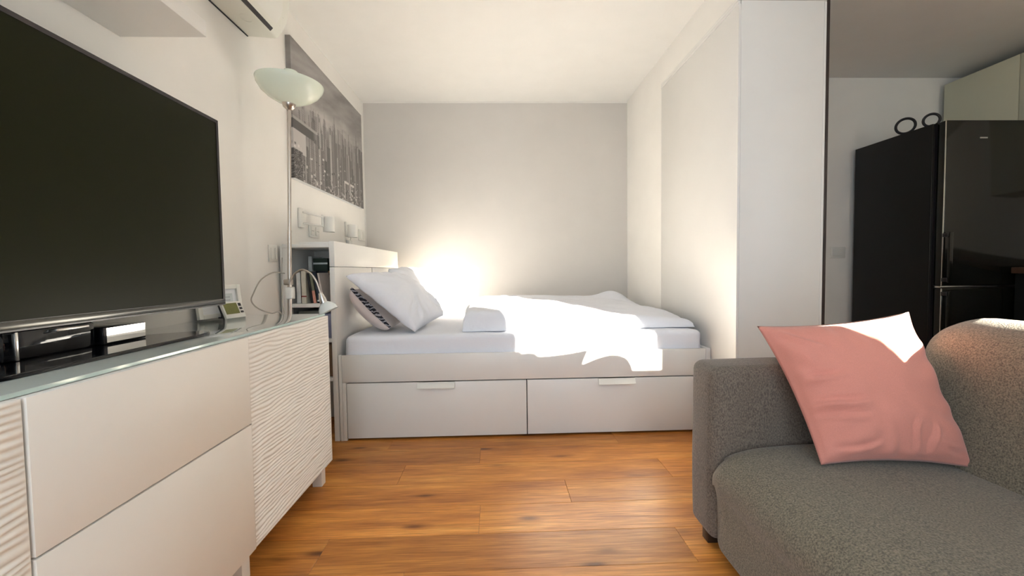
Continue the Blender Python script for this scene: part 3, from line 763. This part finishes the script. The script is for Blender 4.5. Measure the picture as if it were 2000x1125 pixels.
def skyline():
    """black and white city print as colours on a fine grid; returns array (rows from bottom)"""
    W_, H_ = 300, 190
    rs = np.random.RandomState(11)
    X = np.linspace(0, 1, W_)[None, :].repeat(H_, 0); Y = np.linspace(0, 1, H_)[:, None].repeat(W_, 1)
    def sn(fx, fy, seed, octv=4):
        out = np.zeros((H_, W_)); a = 1; tot = 0
        for o in range(octv):
            r_ = np.random.RandomState(seed + o); gx, gy = int(fx * 2 ** o) + 2, int(fy * 2 ** o) + 2
            g = r_.rand(gy, gx)
            xi = X * (gx - 1.001); yi = Y * (gy - 1.001)
            i, j = xi.astype(int), yi.astype(int); fx_, fy_ = xi - i, yi - j
            fx_ = fx_ * fx_ * (3 - 2 * fx_); fy_ = fy_ * fy_ * (3 - 2 * fy_)
            out += a * ((g[j, i] * (1 - fx_) + g[j, i + 1] * fx_) * (1 - fy_) + (g[j + 1, i] * (1 - fx_) + g[j + 1, i + 1] * fx_) * fy_)
            tot += a; a *= .55
        return out / tot
    # clouded sky, streaks rising to the left
    Xs, Ys = X.copy(), Y.copy()
    X = (Xs * 0.8 + Ys * 0.5) / 1.3; Y = (Ys - 0.35 * Xs + 0.35) / 1.35
    cl = sn(3, 9, 21, 5)
    X, Y = Xs, Ys
    img = 0.23 + 0.22 * (cl - 0.5) * 2 + 0.16 * np.exp(-((Y - 0.60) / 0.12) ** 2)
    img += 0.20 * np.clip(sn(4, 5, 40) - 0.60, 0, 1) * 3 * (Y > 0.6)
    # far haze band of buildings, then nearer ones
    for layer, (n, base, hmin, hmax, g0, g1, w0, w1) in enumerate(((70, 0.50, 0.04, 0.16, 0.20, 0.30, 4, 9), (60, 0.40, 0.05, 0.22, 0.11, 0.22, 5, 12), (46, 0.22, 0.06, 0.26, 0.07, 0.20, 8, 18))):
        for k in range(n):
            x0 = int(rs.uniform(0.05 if layer < 2 else 0.1, 1.0) * W_); wd_ = rs.randint(w0, w1); h = base + rs.uniform(hmin, hmax) * (0.55 + 0.45 * (x0 / W_))
            g = rs.uniform(g0, g1); yt = int(h * H_); x1 = min(W_, x0 + wd_)
            img[:yt, x0:x1] = g
            if rs.rand() < 0.75: img[:yt, x0:min(x1, x0 + max(1, wd_ // 4))] = g + rs.uniform(0.05, 0.30) * (0.6 if layer == 0 else 1)
            for yy in range(3, yt, 3): img[yy, x0:x1] *= rs.uniform(0.72, 0.95)
            if rs.rand() < 0.5:
                ym = min(H_ - 1, yt + rs.randint(2, 12)); xm = min(W_ - 1, x0 + wd_ // 2); img[yt:ym, xm] = g * 0.9
    # a few tall spires
    for fx, ht, wd_ in ((0.50, 0.70, 7), (0.63, 0.66, 8), (0.735, 0.665, 6), (0.875, 0.73, 7), (0.96, 0.60, 8)):
        xc = int(fx * W_)
        for yy in range(int(ht * H_)):
            f = yy / (ht * H_); wv = max(0.5, wd_ * (1 - max(0, (f - 0.62) / 0.38) ** 0.6))
            a, b = int(xc - wv), int(xc + wv) + 1
            img[yy, a:b] = 0.10 + 0.03 * (yy % 3); img[yy, a:a + max(1, int(wv * .5))] = 0.20
    # river and bridge at the left, bright roofs and arches at the foot
    img[int(.20 * H_):int(.36 * H_), :int(.13 * W_)] = 0.48
    img[int(.36 * H_):int(.43 * H_), :int(.22 * W_)] = 0.06
    img[int(.43 * H_):int(.45 * H_), :int(.26 * W_)] = 0.34
    for k in range(330):
        x0 = rs.randint(0, W_ - 5); y0 = int(abs(rs.normal(0, 0.13)) * H_); ww, hh = rs.randint(1, 7), rs.randint(1, 5)
        img[y0:y0 + hh, x0:x0 + ww] = rs.choice([0.05, 0.08, 0.14, 0.30, 0.50, 0.62])
    for xc, wd_, ht in ((0.43, 4, 0.52), (0.72, 3, 0.46), (0.29, 3, 0.55)):
        a = int(xc * W_); img[int(.08 * H_):int(ht * H_), a:a + wd_] = 0.42
    for xc in (0.64, 0.74):
        a = int(xc * W_); img[int(.03 * H_):int(.19 * H_), a:a + 3] = 0.62; img[int(.17 * H_):int(.19 * H_), a:a + 22] = 0.58
    img[:int(.22 * H_), :int(.09 * W_)] = 0.04 + 0.25 * (rs.rand(int(.22 * H_), int(.09 * W_)) > .8)
    return np.clip(img * 0.92 + 0.045, 0.02, 0.75)
PY0, PY1, PZ0, PZ1, PX = 2.512, 3.775, 1.470, 2.268, -1.150
pic = thing('canvas_picture', 'large black and white city skyline canvas above the bed head', 'picture', (XL, (PY0 + PY1) / 2, PZ0))
img = skyline(); Hn, Wn = img.shape
bm = None
def make_print():
    V = []; C = []
    for j in range(Hn):
        for i in range(Wn):
            V.append((PX, PY0 + (PY1 - PY0) * i / (Wn - 1), PZ0 + (PZ1 - PZ0) * j / (Hn - 1))); C.append(img[j, i])
    Q = [(j * Wn + i, j * Wn + i + 1, (j + 1) * Wn + i + 1, (j + 1) * Wn + i) for j in range(Hn - 1) for i in range(Wn - 1)]
    # the print wraps round the near edge of the stretcher
    off = len(V)
    for j in range(Hn):
        V.append((XL + 0.002, PY0, PZ0 + (PZ1 - PZ0) * j / (Hn - 1))); C.append(img[j, 6])
    for j in range(Hn - 1): Q.append((off + j, j * Wn, (j + 1) * Wn, off + j + 1))
    me = bpy.data.meshes.new('print'); me.from_pydata(V, [], Q); me.update()
    ca = me.color_attributes.new('print', 'FLOAT_COLOR', 'POINT')
    arr = np.ones((len(V), 4), dtype=np.float32); c = np.array(C)
    arr[:, 0] = c * 1.02; arr[:, 1] = c * 0.96; arr[:, 2] = c * 0.93
    ca.data.foreach_set('color', arr.ravel())
    return me
link_mesh('print', make_print(), vcol('city_print'), pic)
box('stretcher', (XL, PX - 0.001, PY0 + 0.001, PY1, PZ0, PZ1), 'paper', pic, bev=0)

# ------------------------------------------------------------------ wall shelf and air conditioner
tag(box('wall_shelf', (XL, -0.912, 0.30, 1.425, 1.678, 1.728), 'white', bev=0.002), 'thick white floating shelf on the wall above the television', 'shelf')

ac = thing('air_conditioner', 'white wall air conditioner above the floor lamp near the ceiling', 'air conditioner', (XL, 1.74, 2.05))
AY0, AY1 = 1.335, 2.142
def extrude_y(name, prof, y0, y1, mat, parent, ang=30):
    bm = bmesh.new()
    a = [bm.verts.new((x, y0, z)) for x, z in prof]; b = [bm.verts.new((x, y1, z)) for x, z in prof]
    for i in range(len(prof)):
        j = (i + 1) % len(prof); bm.faces.new((a[i], a[j], b[j], b[i]))
    bm.faces.new(a); bm.faces.new(b[::-1])
    return link_mesh(name, to_mesh(bm, name), mat, parent, autosmooth=ang)
def arc(x0, z0, x1, z1, bulge, n=10):
    out = []
    d = Vector((x1 - x0, z1 - z0)); nn = Vector((d.y, -d.x)).normalized()
    for i in range(n + 1):
        t = i / n; p = Vector((x0, z0)) + d * t + nn * bulge * 4 * t * (1 - t); out.append((p.x, p.y))
    return out
shell = [(XL, 2.066), (XL + 0.004, 2.062), (XL + 0.130, 2.053)] + arc(XL + 0.140, 2.056, XL + 0.196, 2.175, 0.012) + arc(XL + 0.198, 2.185, XL + 0.180, 2.322, 0.012) + [(XL + 0.17, 2.335), (XL, 2.335)]
extrude_y('housing', shell, AY0, AY1, 'acgrey', ac)
slot = [(XL + 0.1385, 2.0545), (XL + 0.150, 2.066), (XL + 0.1625, 2.088), (XL + 0.1585, 2.090), (XL + 0.135, 2.058)]
extrude_y('air_outlet', slot, AY0 + 0.05, AY1 - 0.060, 'black', ac)
front = arc(XL + 0.1665, 2.088, XL + 0.2005, 2.178, 0.010) + arc(XL + 0.2025, 2.186, XL + 0.186, 2.318, 0.012) + [(XL + 0.175, 2.318), (XL + 0.185, 2.18), (XL + 0.150, 2.088)]
extrude_y('front_panel', front, AY0 + 0.03, AY1 - 0.062, 'plastic', ac)
box('seam', (XL + 0.0005, XL + 0.006, AY0 + 0.01, AY1 - 0.004, 2.0585, 2.0615), 'black', ac, bev=0)
for k, (dz, s) in enumerate(((0.04, 0.007), (0.056, 0.003), (0.066, 0.003), (0.077, 0.008))):
    zz = 2.056 + dz; xx = XL + 0.140 + 0.056 * (dz / 0.119) + 0.0095
    box('indicator', (xx - 0.003, xx + 0.001, AY1 - 0.034 - s / 2, AY1 - 0.034 + s / 2, zz - s / 2, zz + s / 2), 'tv_socket', ac, bev=0)
tube('badge_ring', [(XL + 0.085 + 0.022 * math.cos(a), 1.98 + 0.03 * math.sin(a), 2.0553 + 0.0) for a in [i * 2 * PI / 20 for i in range(21)]], 0.0008, 'acgrey', ac, seg=6)

# ------------------------------------------------------------------ television bench
CX, CXB, CY0, CY1 = -0.737, -1.157, 0.082, 1.882
tvb = thing('tv_bench', 'long off-white television bench with ribbed end doors and plain drawers', 'cabinet', ((CX + CXB) / 2, (CY0 + CY1) / 2, 0))
box('body', (CXB, CX - 0.0205, CY0, CY1, 0.10, 0.739), 'bench', tvb)
def ribbed(name, y0, y1, z0, z1, seed):
    nu, nv = 46, 330
    xf_, th = CX, 0.019
    V = []; Q = []; m = nu + 1
    for j in range(nv + 1):
        z = z0 + (z1 - z0) * j / nv
        for i in range(nu + 1):
            y = y0 + (y1 - y0) * i / nu
            e = min(1, min(i, nu - i) / 1.5, min(j, nv - j) / 3.0)
            ph = 2 * PI * 50 * (z - z0) / (z1 - z0) + 5.2 * nz(y * 3.0 + seed, z * 6) + 4.2 * nz(y * 7 + seed, z * 26, 4) + 2.0 * nz(y * 17 + seed, z * 40, 8) - 6.0 * (y - y0)
            a = 0.5 + 0.5 * math.sin(ph)
            amp = 0.0042 * (0.45 + 0.9 * (0.5 + 0.5 * nz(y * 6 + seed, z * 30, 9)))
            V.append((xf_ - 0.0030 + e * amp * (a ** 0.8) * 1.0, y, z))
    for j in range(nv):
        for i in range(nu): Q.append((j * m + i, j * m + i + 1, (j + 1) * m + i + 1, (j + 1) * m + i))
    border = [i for i in range(m)] + [j * m + nu for j in range(1, nv + 1)] + [nv * m + i for i in range(nu - 1, -1, -1)] + [j * m for j in range(nv - 1, 0, -1)]
    off = len(V)
    for k in border: V.append((xf_ - th, V[k][1], V[k][2]))
    n = len(border)
    for k in range(n): Q.append((border[k], off + k, off + (k + 1) % n, border[(k + 1) % n]))
    Q.append(tuple(off + k for k in range(n))[::-1])
    me = bpy.data.meshes.new(name); me.from_pydata(V, [], Q); me.update()
    bm = bmesh.new(); bm.from_mesh(me); bmesh.ops.recalc_face_normals(bm, faces=bm.faces); bm.to_mesh(me); bm.free()
    return link_mesh(name, me, 'bench', tvb, autosmooth=60)
G = 0.0024
ribbed('door', CY1 - 0.6 + G, CY1, 0.10, 0.7385, 3)
ribbed('door', CY0, CY0 + 0.6 - G, 0.10, 0.7385, 40)
box('drawer', (CX - 0.019, CX, CY0 + 0.6 + G, CY1 - 0.6 - G, 0.4815, 0.7385), 'bench', tvb, bev=0.001)
box('drawer', (CX - 0.019, CX, CY0 + 0.6 + G, CY1 - 0.6 - G, 0.10, 0.4775), 'bench', tvb, bev=0.001)
box('seam_shade_sheet', (CX - 0.0204, CX - 0.0192, CY0 + 0.01, CY1 - 0.01, 0.11, 0.73), 'gap', tvb, bev=0)  # dark sheet behind the fronts, shade of the seams put into its colour
for y in (CY0 + 0.003, CY0 + 0.58, CY1 - 0.62, CY1 - 0.043):
    for x in (CX - 0.075, CXB + 0.02):
        box('leg', (x, x + 0.040, y, y + 0.040, 0.0, 0.0995), 'bench', tvb, bev=0.001)
gt = thing('glass_top', 'pale green tinted glass top lying on the television bench', 'glass top', ((CX + CXB) / 2, (CY0 + CY1) / 2, 0.739))
box('sheet', (CXB, CX - 0.0165, CY0, CY1, 0.7395, 0.7475), 'glass_top', gt, bev=0.0008)
box('polished_edge', (CX - 0.0164, CX - 0.0158, CY0, CY1, 0.7400, 0.7470), 'glass_edge', gt, bev=0)
ZG = 0.7478

# television
tv = thing('television', 'large flat television on a gloss black foot', 'television', (-0.98, 1.0, ZG))
TY0, TY1, TZ0, TZ1, TX = 0.448, 1.552, 0.817, 1.461, -0.968
def rim(name, y0, y1, z0, z1, w_, wb_, x0, x1, mat, parent):
    return boxes(name, [(x0, x1, y0, y0 + w_, z0, z1), (x0, x1, y1 - w_, y1, z0, z1), (x0, x1, y0 + w_, y1 - w_, z1 - w_, z1), (x0, x1, y0 + w_, y1 - w_, z0, z0 + wb_)], mat, parent)
bz = rim('bezel', TY0, TY1, TZ0, TZ1, 0.011, 0.022, TX - 0.028, TX, 'bezel', tv)
box('screen', (TX - 0.02, TX - 0.002, TY0 + 0.0112, TY1 - 0.0112, TZ0 + 0.0222, TZ1 - 0.0112), 'screen', tv, bev=0)
box('bottom_trim', (TX + 0.0002, TX + 0.0022, TY0 + 0.002, TY1 - 0.002, TZ0 + 0.004, TZ0 + 0.0205), 'dark_steel', bz, bev=0.0008)
box('rear_housing', (TX - 0.075, TX - 0.0285, TY0 + 0.12, TY1 - 0.12, TZ0 + 0.03, TZ1 - 0.14), 'black', tv, bev=0.012, seg=3)
# gloss foot, shaped like a wide shallow boat
bm = bmesh.new()
outline = [(-0.852, 0.735), (-0.846, 0.76), (-0.846, 1.24), (-0.853, 1.285), (-0.868, 1.312), (-0.905, 1.318), (-1.02, 1.24), (-1.06, 1.15), (-1.06, 0.85), (-1.02, 0.76), (-0.905, 0.690), (-0.868, 0.695)]
lo = [bm.verts.new((x, y, ZG + 0.0005)) for x, y in outline]; hi = [bm.verts.new((x, y, ZG + 0.0085)) for x, y in outline]
for i in range(len(outline)):
    j = (i + 1) % len(outline); bm.faces.new((lo[i], lo[j], hi[j], hi[i]))
bm.faces.new(lo[::-1]); bm.faces.new(hi)
bmesh.ops.bevel(bm, geom=[e for e in bm.edges if all(v in hi for v in e.verts)], offset=0.0025, segments=2, affect='EDGES')
link_mesh('stand_base', to_mesh(bm, 'stand_base'), 'black_gloss', tv, autosmooth=40)
nk = box('neck', (-1.030, -0.972, 0.868, 1.060, ZG + 0.009, TZ0 - 0.001), 'black_gloss', tv, bev=0.004)
box('neck_trim', (-0.9718, -0.967, 0.885, 0.891, ZG + 0.0095, TZ0 - 0.002), 'chrome', nk, bev=0.001)
box('neck_trim', (-0.9718, -0.955, 0.955, 1.030, TZ0 - 0.012, TZ0 - 0.004), 'chrome', nk, bev=0.003)
bxn = thing('media_box', 'small black media box with silver mirror front under the television', 'media box', (-1.0, 1.13, ZG + 0.009))
box('case', (-1.045, -0.962, 1.070, 1.196, ZG + 0.0092, ZG + 0.0515), 'black_gloss', bxn, bev=0.002)
box('mirror_front', (-0.9618, -0.9605, 1.078, 1.193, ZG + 0.014, ZG + 0.0495), 'mirror', bxn, bev=0)

# digital thermometer clock
ck = thing('digital_clock', 'small white digital thermometer clock with three buttons beside the television', 'clock', (-1.075, 1.765, ZG))
rz = Matrix.Rotation(math.radians(-14), 4, 'Z'); tl = Matrix.Rotation(math.radians(-24), 4, 'Y')
cxf = Matrix.Translation((-1.052, 1.757, ZG + 0.0012)) @ rz @ tl
box('case', (-0.012, 0.0, -0.047, 0.047, 0.0, 0.072), 'plastic', ck, bev=0.003, xf=cxf)
box('display', (0.0, 0.0012, -0.040, 0.022, 0.018, 0.064), 'lcd', ck, bev=0, xf=cxf)
box('rear_case', (-0.024, -0.0122, -0.044, 0.044, 0.002, 0.068), 'black', ck, bev=0.003, xf=cxf)
for z in (0.019, 0.034, 0.049):
    box('button', (0.0, 0.0022, 0.028, 0.041, z, z + 0.009 + (0.004 if z > 0.04 else 0)), 'black', ck, bev=0.001, xf=cxf)
bm = bmesh.new(); bm_box(bm, -0.048, -0.026, -0.042, -0.034, 0.0005, 0.006, bev=0.001); bm_box(bm, -0.0345, -0.027, -0.042, -0.034, 0.0005, 0.045, bev=0.001)
bmesh.ops.transform(bm, matrix=Matrix.Translation((-1.052, 1.757, ZG + 0.0012)) @ rz, verts=bm.verts)
link_mesh('stand', to_mesh(bm, 'stand'), 'black', ck)

# picture frame
pf = thing('photo_frame', 'small white photo frame behind the digital clock', 'picture frame', (-1.11, 1.77, ZG))
fxf = Matrix.Translation((-1.118, 1.775, ZG + 0.002)) @ Matrix.Rotation(math.radians(-13), 4, 'Z') @ Matrix.Rotation(math.radians(-7), 4, 'Y')
bm = bmesh.new(); fw, fh = 0.104, 0.132
for b in ((-0.015, 0, -fw, -fw + 0.018, 0, fh), (-0.015, 0, fw - 0.018, fw, 0, fh), (-0.015, 0, -fw + 0.018, fw - 0.018, 0, 0.018), (-0.015, 0, -fw + 0.018, fw - 0.018, fh - 0.018, fh)): bm_box(bm, *b, bev=0.001)
bmesh.ops.transform(bm, matrix=fxf, verts=bm.verts); link_mesh('frame', to_mesh(bm, 'frame'), 'plastic', pf)
box('print', (-0.012, -0.009, -fw + 0.018, fw - 0.018, 0.018, fh - 0.018), 'paper', pf, bev=0, xf=fxf)
box('image', (-0.0089, -0.0085, -fw + 0.03, fw - 0.036, 0.052, fh - 0.036), 'cover_pale', pf, bev=0, xf=fxf)
for k in range(2): box('line_of_print', (-0.0084, -0.0081, -fw + 0.05, fw - 0.05, 0.066 + 0.013 * k, 0.070 + 0.013 * k), 'greyprint', pf, bev=0, xf=fxf)

# ------------------------------------------------------------------ floor lamp
LX, LY = -1.032, 2.10
LEAN = 0.033
fl_ = thing('floor_lamp', 'slim nickel floor lamp with frosted glass bowl and reading arm', 'lamp', (LX, LY, 0))
def lp(z): return Vector((LX + LEAN * z, LY, z))
lathe('base', [(0.0, 0.0), (0.125, 0.0), (0.125, 0.010), (0.118, 0.018), (0.03, 0.026), (0.014, 0.04), (0.0, 0.04)], (LX, LY, 0), 'steel', fl_)
tube('pole', [lp(0.03), lp(1.13)], 0.0095, 'steel', fl_, 14, False)
tube('pole', [lp(1.13), lp(1.71)], 0.0082, 'steel', fl_, 14, False)
tilt = Matrix.Rotation(math.radians(4), 3, 'Y')
lathe('bowl_socket', [(0.0, -0.012), (0.012, -0.010), (0.026, 0.004), (0.031, 0.020), (0.031, 0.032), (0.0, 0.032)], lp(1.708), 'steel', fl_)
Rb = 0.148
prof = [(0.028, 0.0), (0.06, 0.010), (0.095, 0.028), (0.125, 0.053), (0.143, 0.080), (Rb, 0.098), (Rb - 0.001, 0.101), (Rb - 0.004, 0.099), (0.139, 0.081), (0.121, 0.056), (0.091, 0.031), (0.056, 0.013), (0.0, 0.006)]
lathe('glass_bowl', prof, lp(1.726), 'opal', fl_, 56, tilt, 60)
lathe('bulb_cap', [(0.0, 0.01), (0.02, 0.01), (0.022, 0.06), (0.034, 0.075), (0.040, 0.125), (0.030, 0.142), (0.0, 0.150)], lp(1.738), 'opal', fl_, 24, Matrix.Rotation(math.radians(5), 3, 'Y'))
box('clamp', (-1.024, -0.990, LY - 0.02, LY + 0.02, 0.868, 0.896), 'steel', fl_, bev=0.005)
box('clamp', (-1.016, -0.985, LY - 0.022, LY + 0.018, 0.800, 0.858), 'lamp_white', fl_, bev=0.006)
ra_ = tube('reading_arm', [(-0.998, 2.085, 0.86), (-0.990, 2.085, 0.892), (-0.968, 2.085, 0.924), (-0.935, 2.085, 0.940), (-0.900, 2.085, 0.926), (-0.872, 2.085, 0.888), (-0.855, 2.085, 0.838), (-0.846, 2.085, 0.812)], 0.0048, 'steel', fl_)
st = Matrix.Rotation(math.radians(-17), 3, 'Y')
lathe('reading_socket', [(0.0, 0.05), (0.009, 0.048), (0.016, 0.020), (0.017, -0.004), (0.0, -0.004)], (-0.838, 2.085, 0.782), 'chrome', ra_, 24, st)
lathe('reading_shade', [(0.016, 0.004), (0.030, -0.006), (0.042, -0.024), (0.046, -0.042), (0.0435, -0.042), (0.039, -0.025), (0.028, -0.009), (0.0, 0.0)], (-0.832, 2.085, 0.778), 'opal_white', ra_, 32, Matrix.Rotation(math.radians(-25), 3, 'Y'))
tube('cable', [(-1.01, 2.07, 0.925), (-1.045, 2.03, 0.928), (-1.085, 2.0, 0.895), (-1.112, 1.985, 0.835), (-1.122, 1.985, 0.800), (-1.098, 1.995, 0.765), (-1.05, 2.01, 0.742), (-1.012, 2.03, 0.735), (-1.0, 2.05, 0.60), (-1.02, 2.06, 0.3), (-1.02, 2.08, 0.03)], 0.0030, 'cable', fl_)
tube('cable', [(-1.027, 2.085, 1.00), (-1.030, 2.08, 0.88), (-1.028, 2.075, 0.78), (-1.02, 2.075, 0.70), (-1.03, 2.08, 0.4)], 0.0025, 'cable', fl_)

# ------------------------------------------------------------------ sofa
sf = thing('sofa', 'grey fabric sofa with rounded back and square arms', 'sofa', (1.12, 0.45, 0))
SY0, SY1 = -0.58, 1.452
AT = 0.150
soft_box('arm', (0.667, 1.585, SY1 - AT, SY1, 0.052, 0.612), 0.030, 'sofa_arm', sf, seg=5, cuts=1, amp=0.002, seed=2, bulge=(0.004, 0.006, 0.004))
soft_box('arm', (0.667, 1.585, SY0, SY0 + AT, 0.052, 0.612), 0.030, 'sofa_arm', sf, seg=5, cuts=1, amp=0.002, seed=5, bulge=(0.004, 0.006, 0.004))
soft_box('seat_base', (0.690, 1.56, SY0 + AT - 0.002, SY1 - AT + 0.002, 0.055, 0.26), 0.014, 'sofa', sf, seg=3)
def seat():
    # seat pad that rolls over its front edge and falls to the floor line in one sweep
    y0, y1 = SY0 + AT + 0.003, SY1 - AT - 0.003
    prof = [(1.30, 0.372), (1.20, 0.376), (1.05, 0.380), (0.90, 0.378), (0.80, 0.371), (0.735, 0.358), (0.695, 0.338), (0.668, 0.308), (0.659, 0.280), (0.662, 0.250), (0.672, 0.215), (0.676, 0.16), (0.677, 0.10), (0.678, 0.052), (0.70, 0.050), (0.72, 0.052)]
    P = smooth_path([(x, 0, z) for x, z in prof], 4)
    nv = 48; V = []; Q = []; n = len(P)
    for j in range(nv + 1):
        t = j / nv; y = y0 + (y1 - y0) * (t - 0.06 * math.sin(2 * PI * t) * 1.2)
        d = min(y - y0, y1 - y); e = 1 - (1 - min(1, d / 0.05)) ** 2
        for i, p in enumerate(P):
            k = i / (n - 1)
            drop = (1 - e) * 0.018 if p.z > 0.25 else 0
            a = 0.004 * nz(p.x * 4, y * 4, p.z * 4)
            inn = (1 - e) * 0.010 if p.z < 0.34 else 0
            V.append((p.x + inn + (a if p.z < 0.33 else 0), y, p.z - drop + (a if p.z > 0.3 else 0)))
    for j in range(nv):
        for i in range(n - 1): Q.append((j * n + i, j * n + i + 1, (j + 1) * n + i + 1, (j + 1) * n + i))
    # close the ends
    for j in (0, nv):
        f = [j * n + i for i in range(n)]
        Q.append(tuple(f if j == 0 else f[::-1]))
    me = bpy.data.meshes.new('seat'); me.from_pydata(V, [], Q); me.update()
    bm = bmesh.new(); bm.from_mesh(me); bmesh.ops.recalc_face_normals(bm, faces=bm.faces); bm.to_mesh(me); bm.free()
    return me
link_mesh('seat', seat(), 'sofa', sf, autosmooth=50)
def backrest(y0, y1, nm):
    # raked cushion with a fat rounded top
    prof = [(1.235, 0.36), (1.248, 0.42), (1.262, 0.50), (1.272, 0.58), (1.283, 0.66), (1.303, 0.708), (1.335, 0.740), (1.385, 0.760), (1.445, 0.768), (1.505, 0.745), (1.538, 0.68), (1.545, 0.60), (1.545, 0.45), (1.545, 0.36)]
    P = smooth_path([(x, 0, z) for x, z in prof], 4); n = len(P)
    cx_, cz_ = 1.41, 0.56
    V = []; Q = []; nv = 44
    R = 0.11
    L = y1 - y0
    ys_ = []
    for k in range(9): a = k / 8 * PI / 2; ys_.append((y0 + R * (1 - math.cos(a)), math.sin(a)))
    for k in range(1, 20): ys_.append((y0 + R + (L - 2 * R) * k / 20, 1.0))
    for k in range(8, -1, -1): a = k / 8 * PI / 2; ys_.append((y1 - R * (1 - math.cos(a)), math.sin(a)))
    for y, s in ys_:
        for p in P:
            # rounding at the ends pulls the section in towards its spine
            ins = (1 - s) * R
            d = Vector((p.x - cx_, 0, (p.z - cz_)))
            q = Vector((p.x, y, p.z))
            if d.length > 1e-4:
                q.x -= d.x / 0.16 * min(0.13, ins) if abs(d.x) > 0 else 0
                if p.z > cz_: q.z -= (p.z - cz_) / 0.22 * ins * 1.0
            a = 0.004 * nz(q.x * 4, y * 3.5, q.z * 5)
            V.append((q.x + a, q.y, q.z + a * 0.4))
    m = len(ys_)
    for j in range(m - 1):
        for i in range(n - 1): Q.append((j * n + i, j * n + i + 1, (j + 1) * n + i + 1, (j + 1) * n + i))
        Q.append((j * n + n - 1, j * n, (j + 1) * n, (j + 1) * n + n - 1))
    Q.append(tuple(range(n))); Q.append(tuple((m - 1) * n + i for i in range(n))[::-1])
    me = bpy.data.meshes.new(nm); me.from_pydata(V, [], Q); me.update()
    bm = bmesh.new(); bm.from_mesh(me); bmesh.ops.recalc_face_normals(bm, faces=bm.faces); bm.to_mesh(me); bm.free()
    return me
link_mesh('backrest', backrest(SY0 + 0.16, SY1 - 0.156, 'backrest'), 'sofa', sf, autosmooth=60)
for x in (0.694, 1.50):
    for y in (SY1 - 0.075, SY0 + 0.04):
        box('foot', (x, x + 0.04, y, y + 0.04, 0.0, 0.055), 'foot', sf, bev=0.002)

pk = thing('pink_cushion', 'square dusty pink cushion leaning in the far sofa corner', 'cushion', (1.05, 1.18, 0.385))
cTL, cTR, cBR, cBL = (0.806, 1.300, 0.742), (1.262, 1.268, 0.782), (1.262, 1.070, 0.384), (0.872, 1.112, 0.386)
link_mesh('cover', pillow_mesh('cover', cTL, cTR, cBR, cBL, 0.150, n=64, pinch=0.075, wr=0.006, seed=2.3, power=0.46, flange=0.03, back=0.45, front=1.15, folds=((-0.98, 0.02, -0.35, 0.18, 0.035, 0.009), (-0.97, -0.30, -0.25, -0.22, 0.04, 0.012), (-0.97, -0.45, -0.30, -0.42, 0.03, 0.008), (0.15, -0.95, 0.32, -0.45, 0.03, 0.007), (0.40, -0.95, 0.50, -0.50, 0.03, 0.007), (-0.85, -0.90, -0.20, -0.78, 0.035, 0.009), (0.95, -0.80, 0.45, -0.75, 0.03, 0.006), (-0.9, 0.85, -0.4, 0.55, 0.04, 0.006), (0.2, 0.96, 0.3, 0.6, 0.03, 0.006), (0.5, 0.96, 0.62, 0.65, 0.03, 0.006))), 'pink', pk, smooth=True)
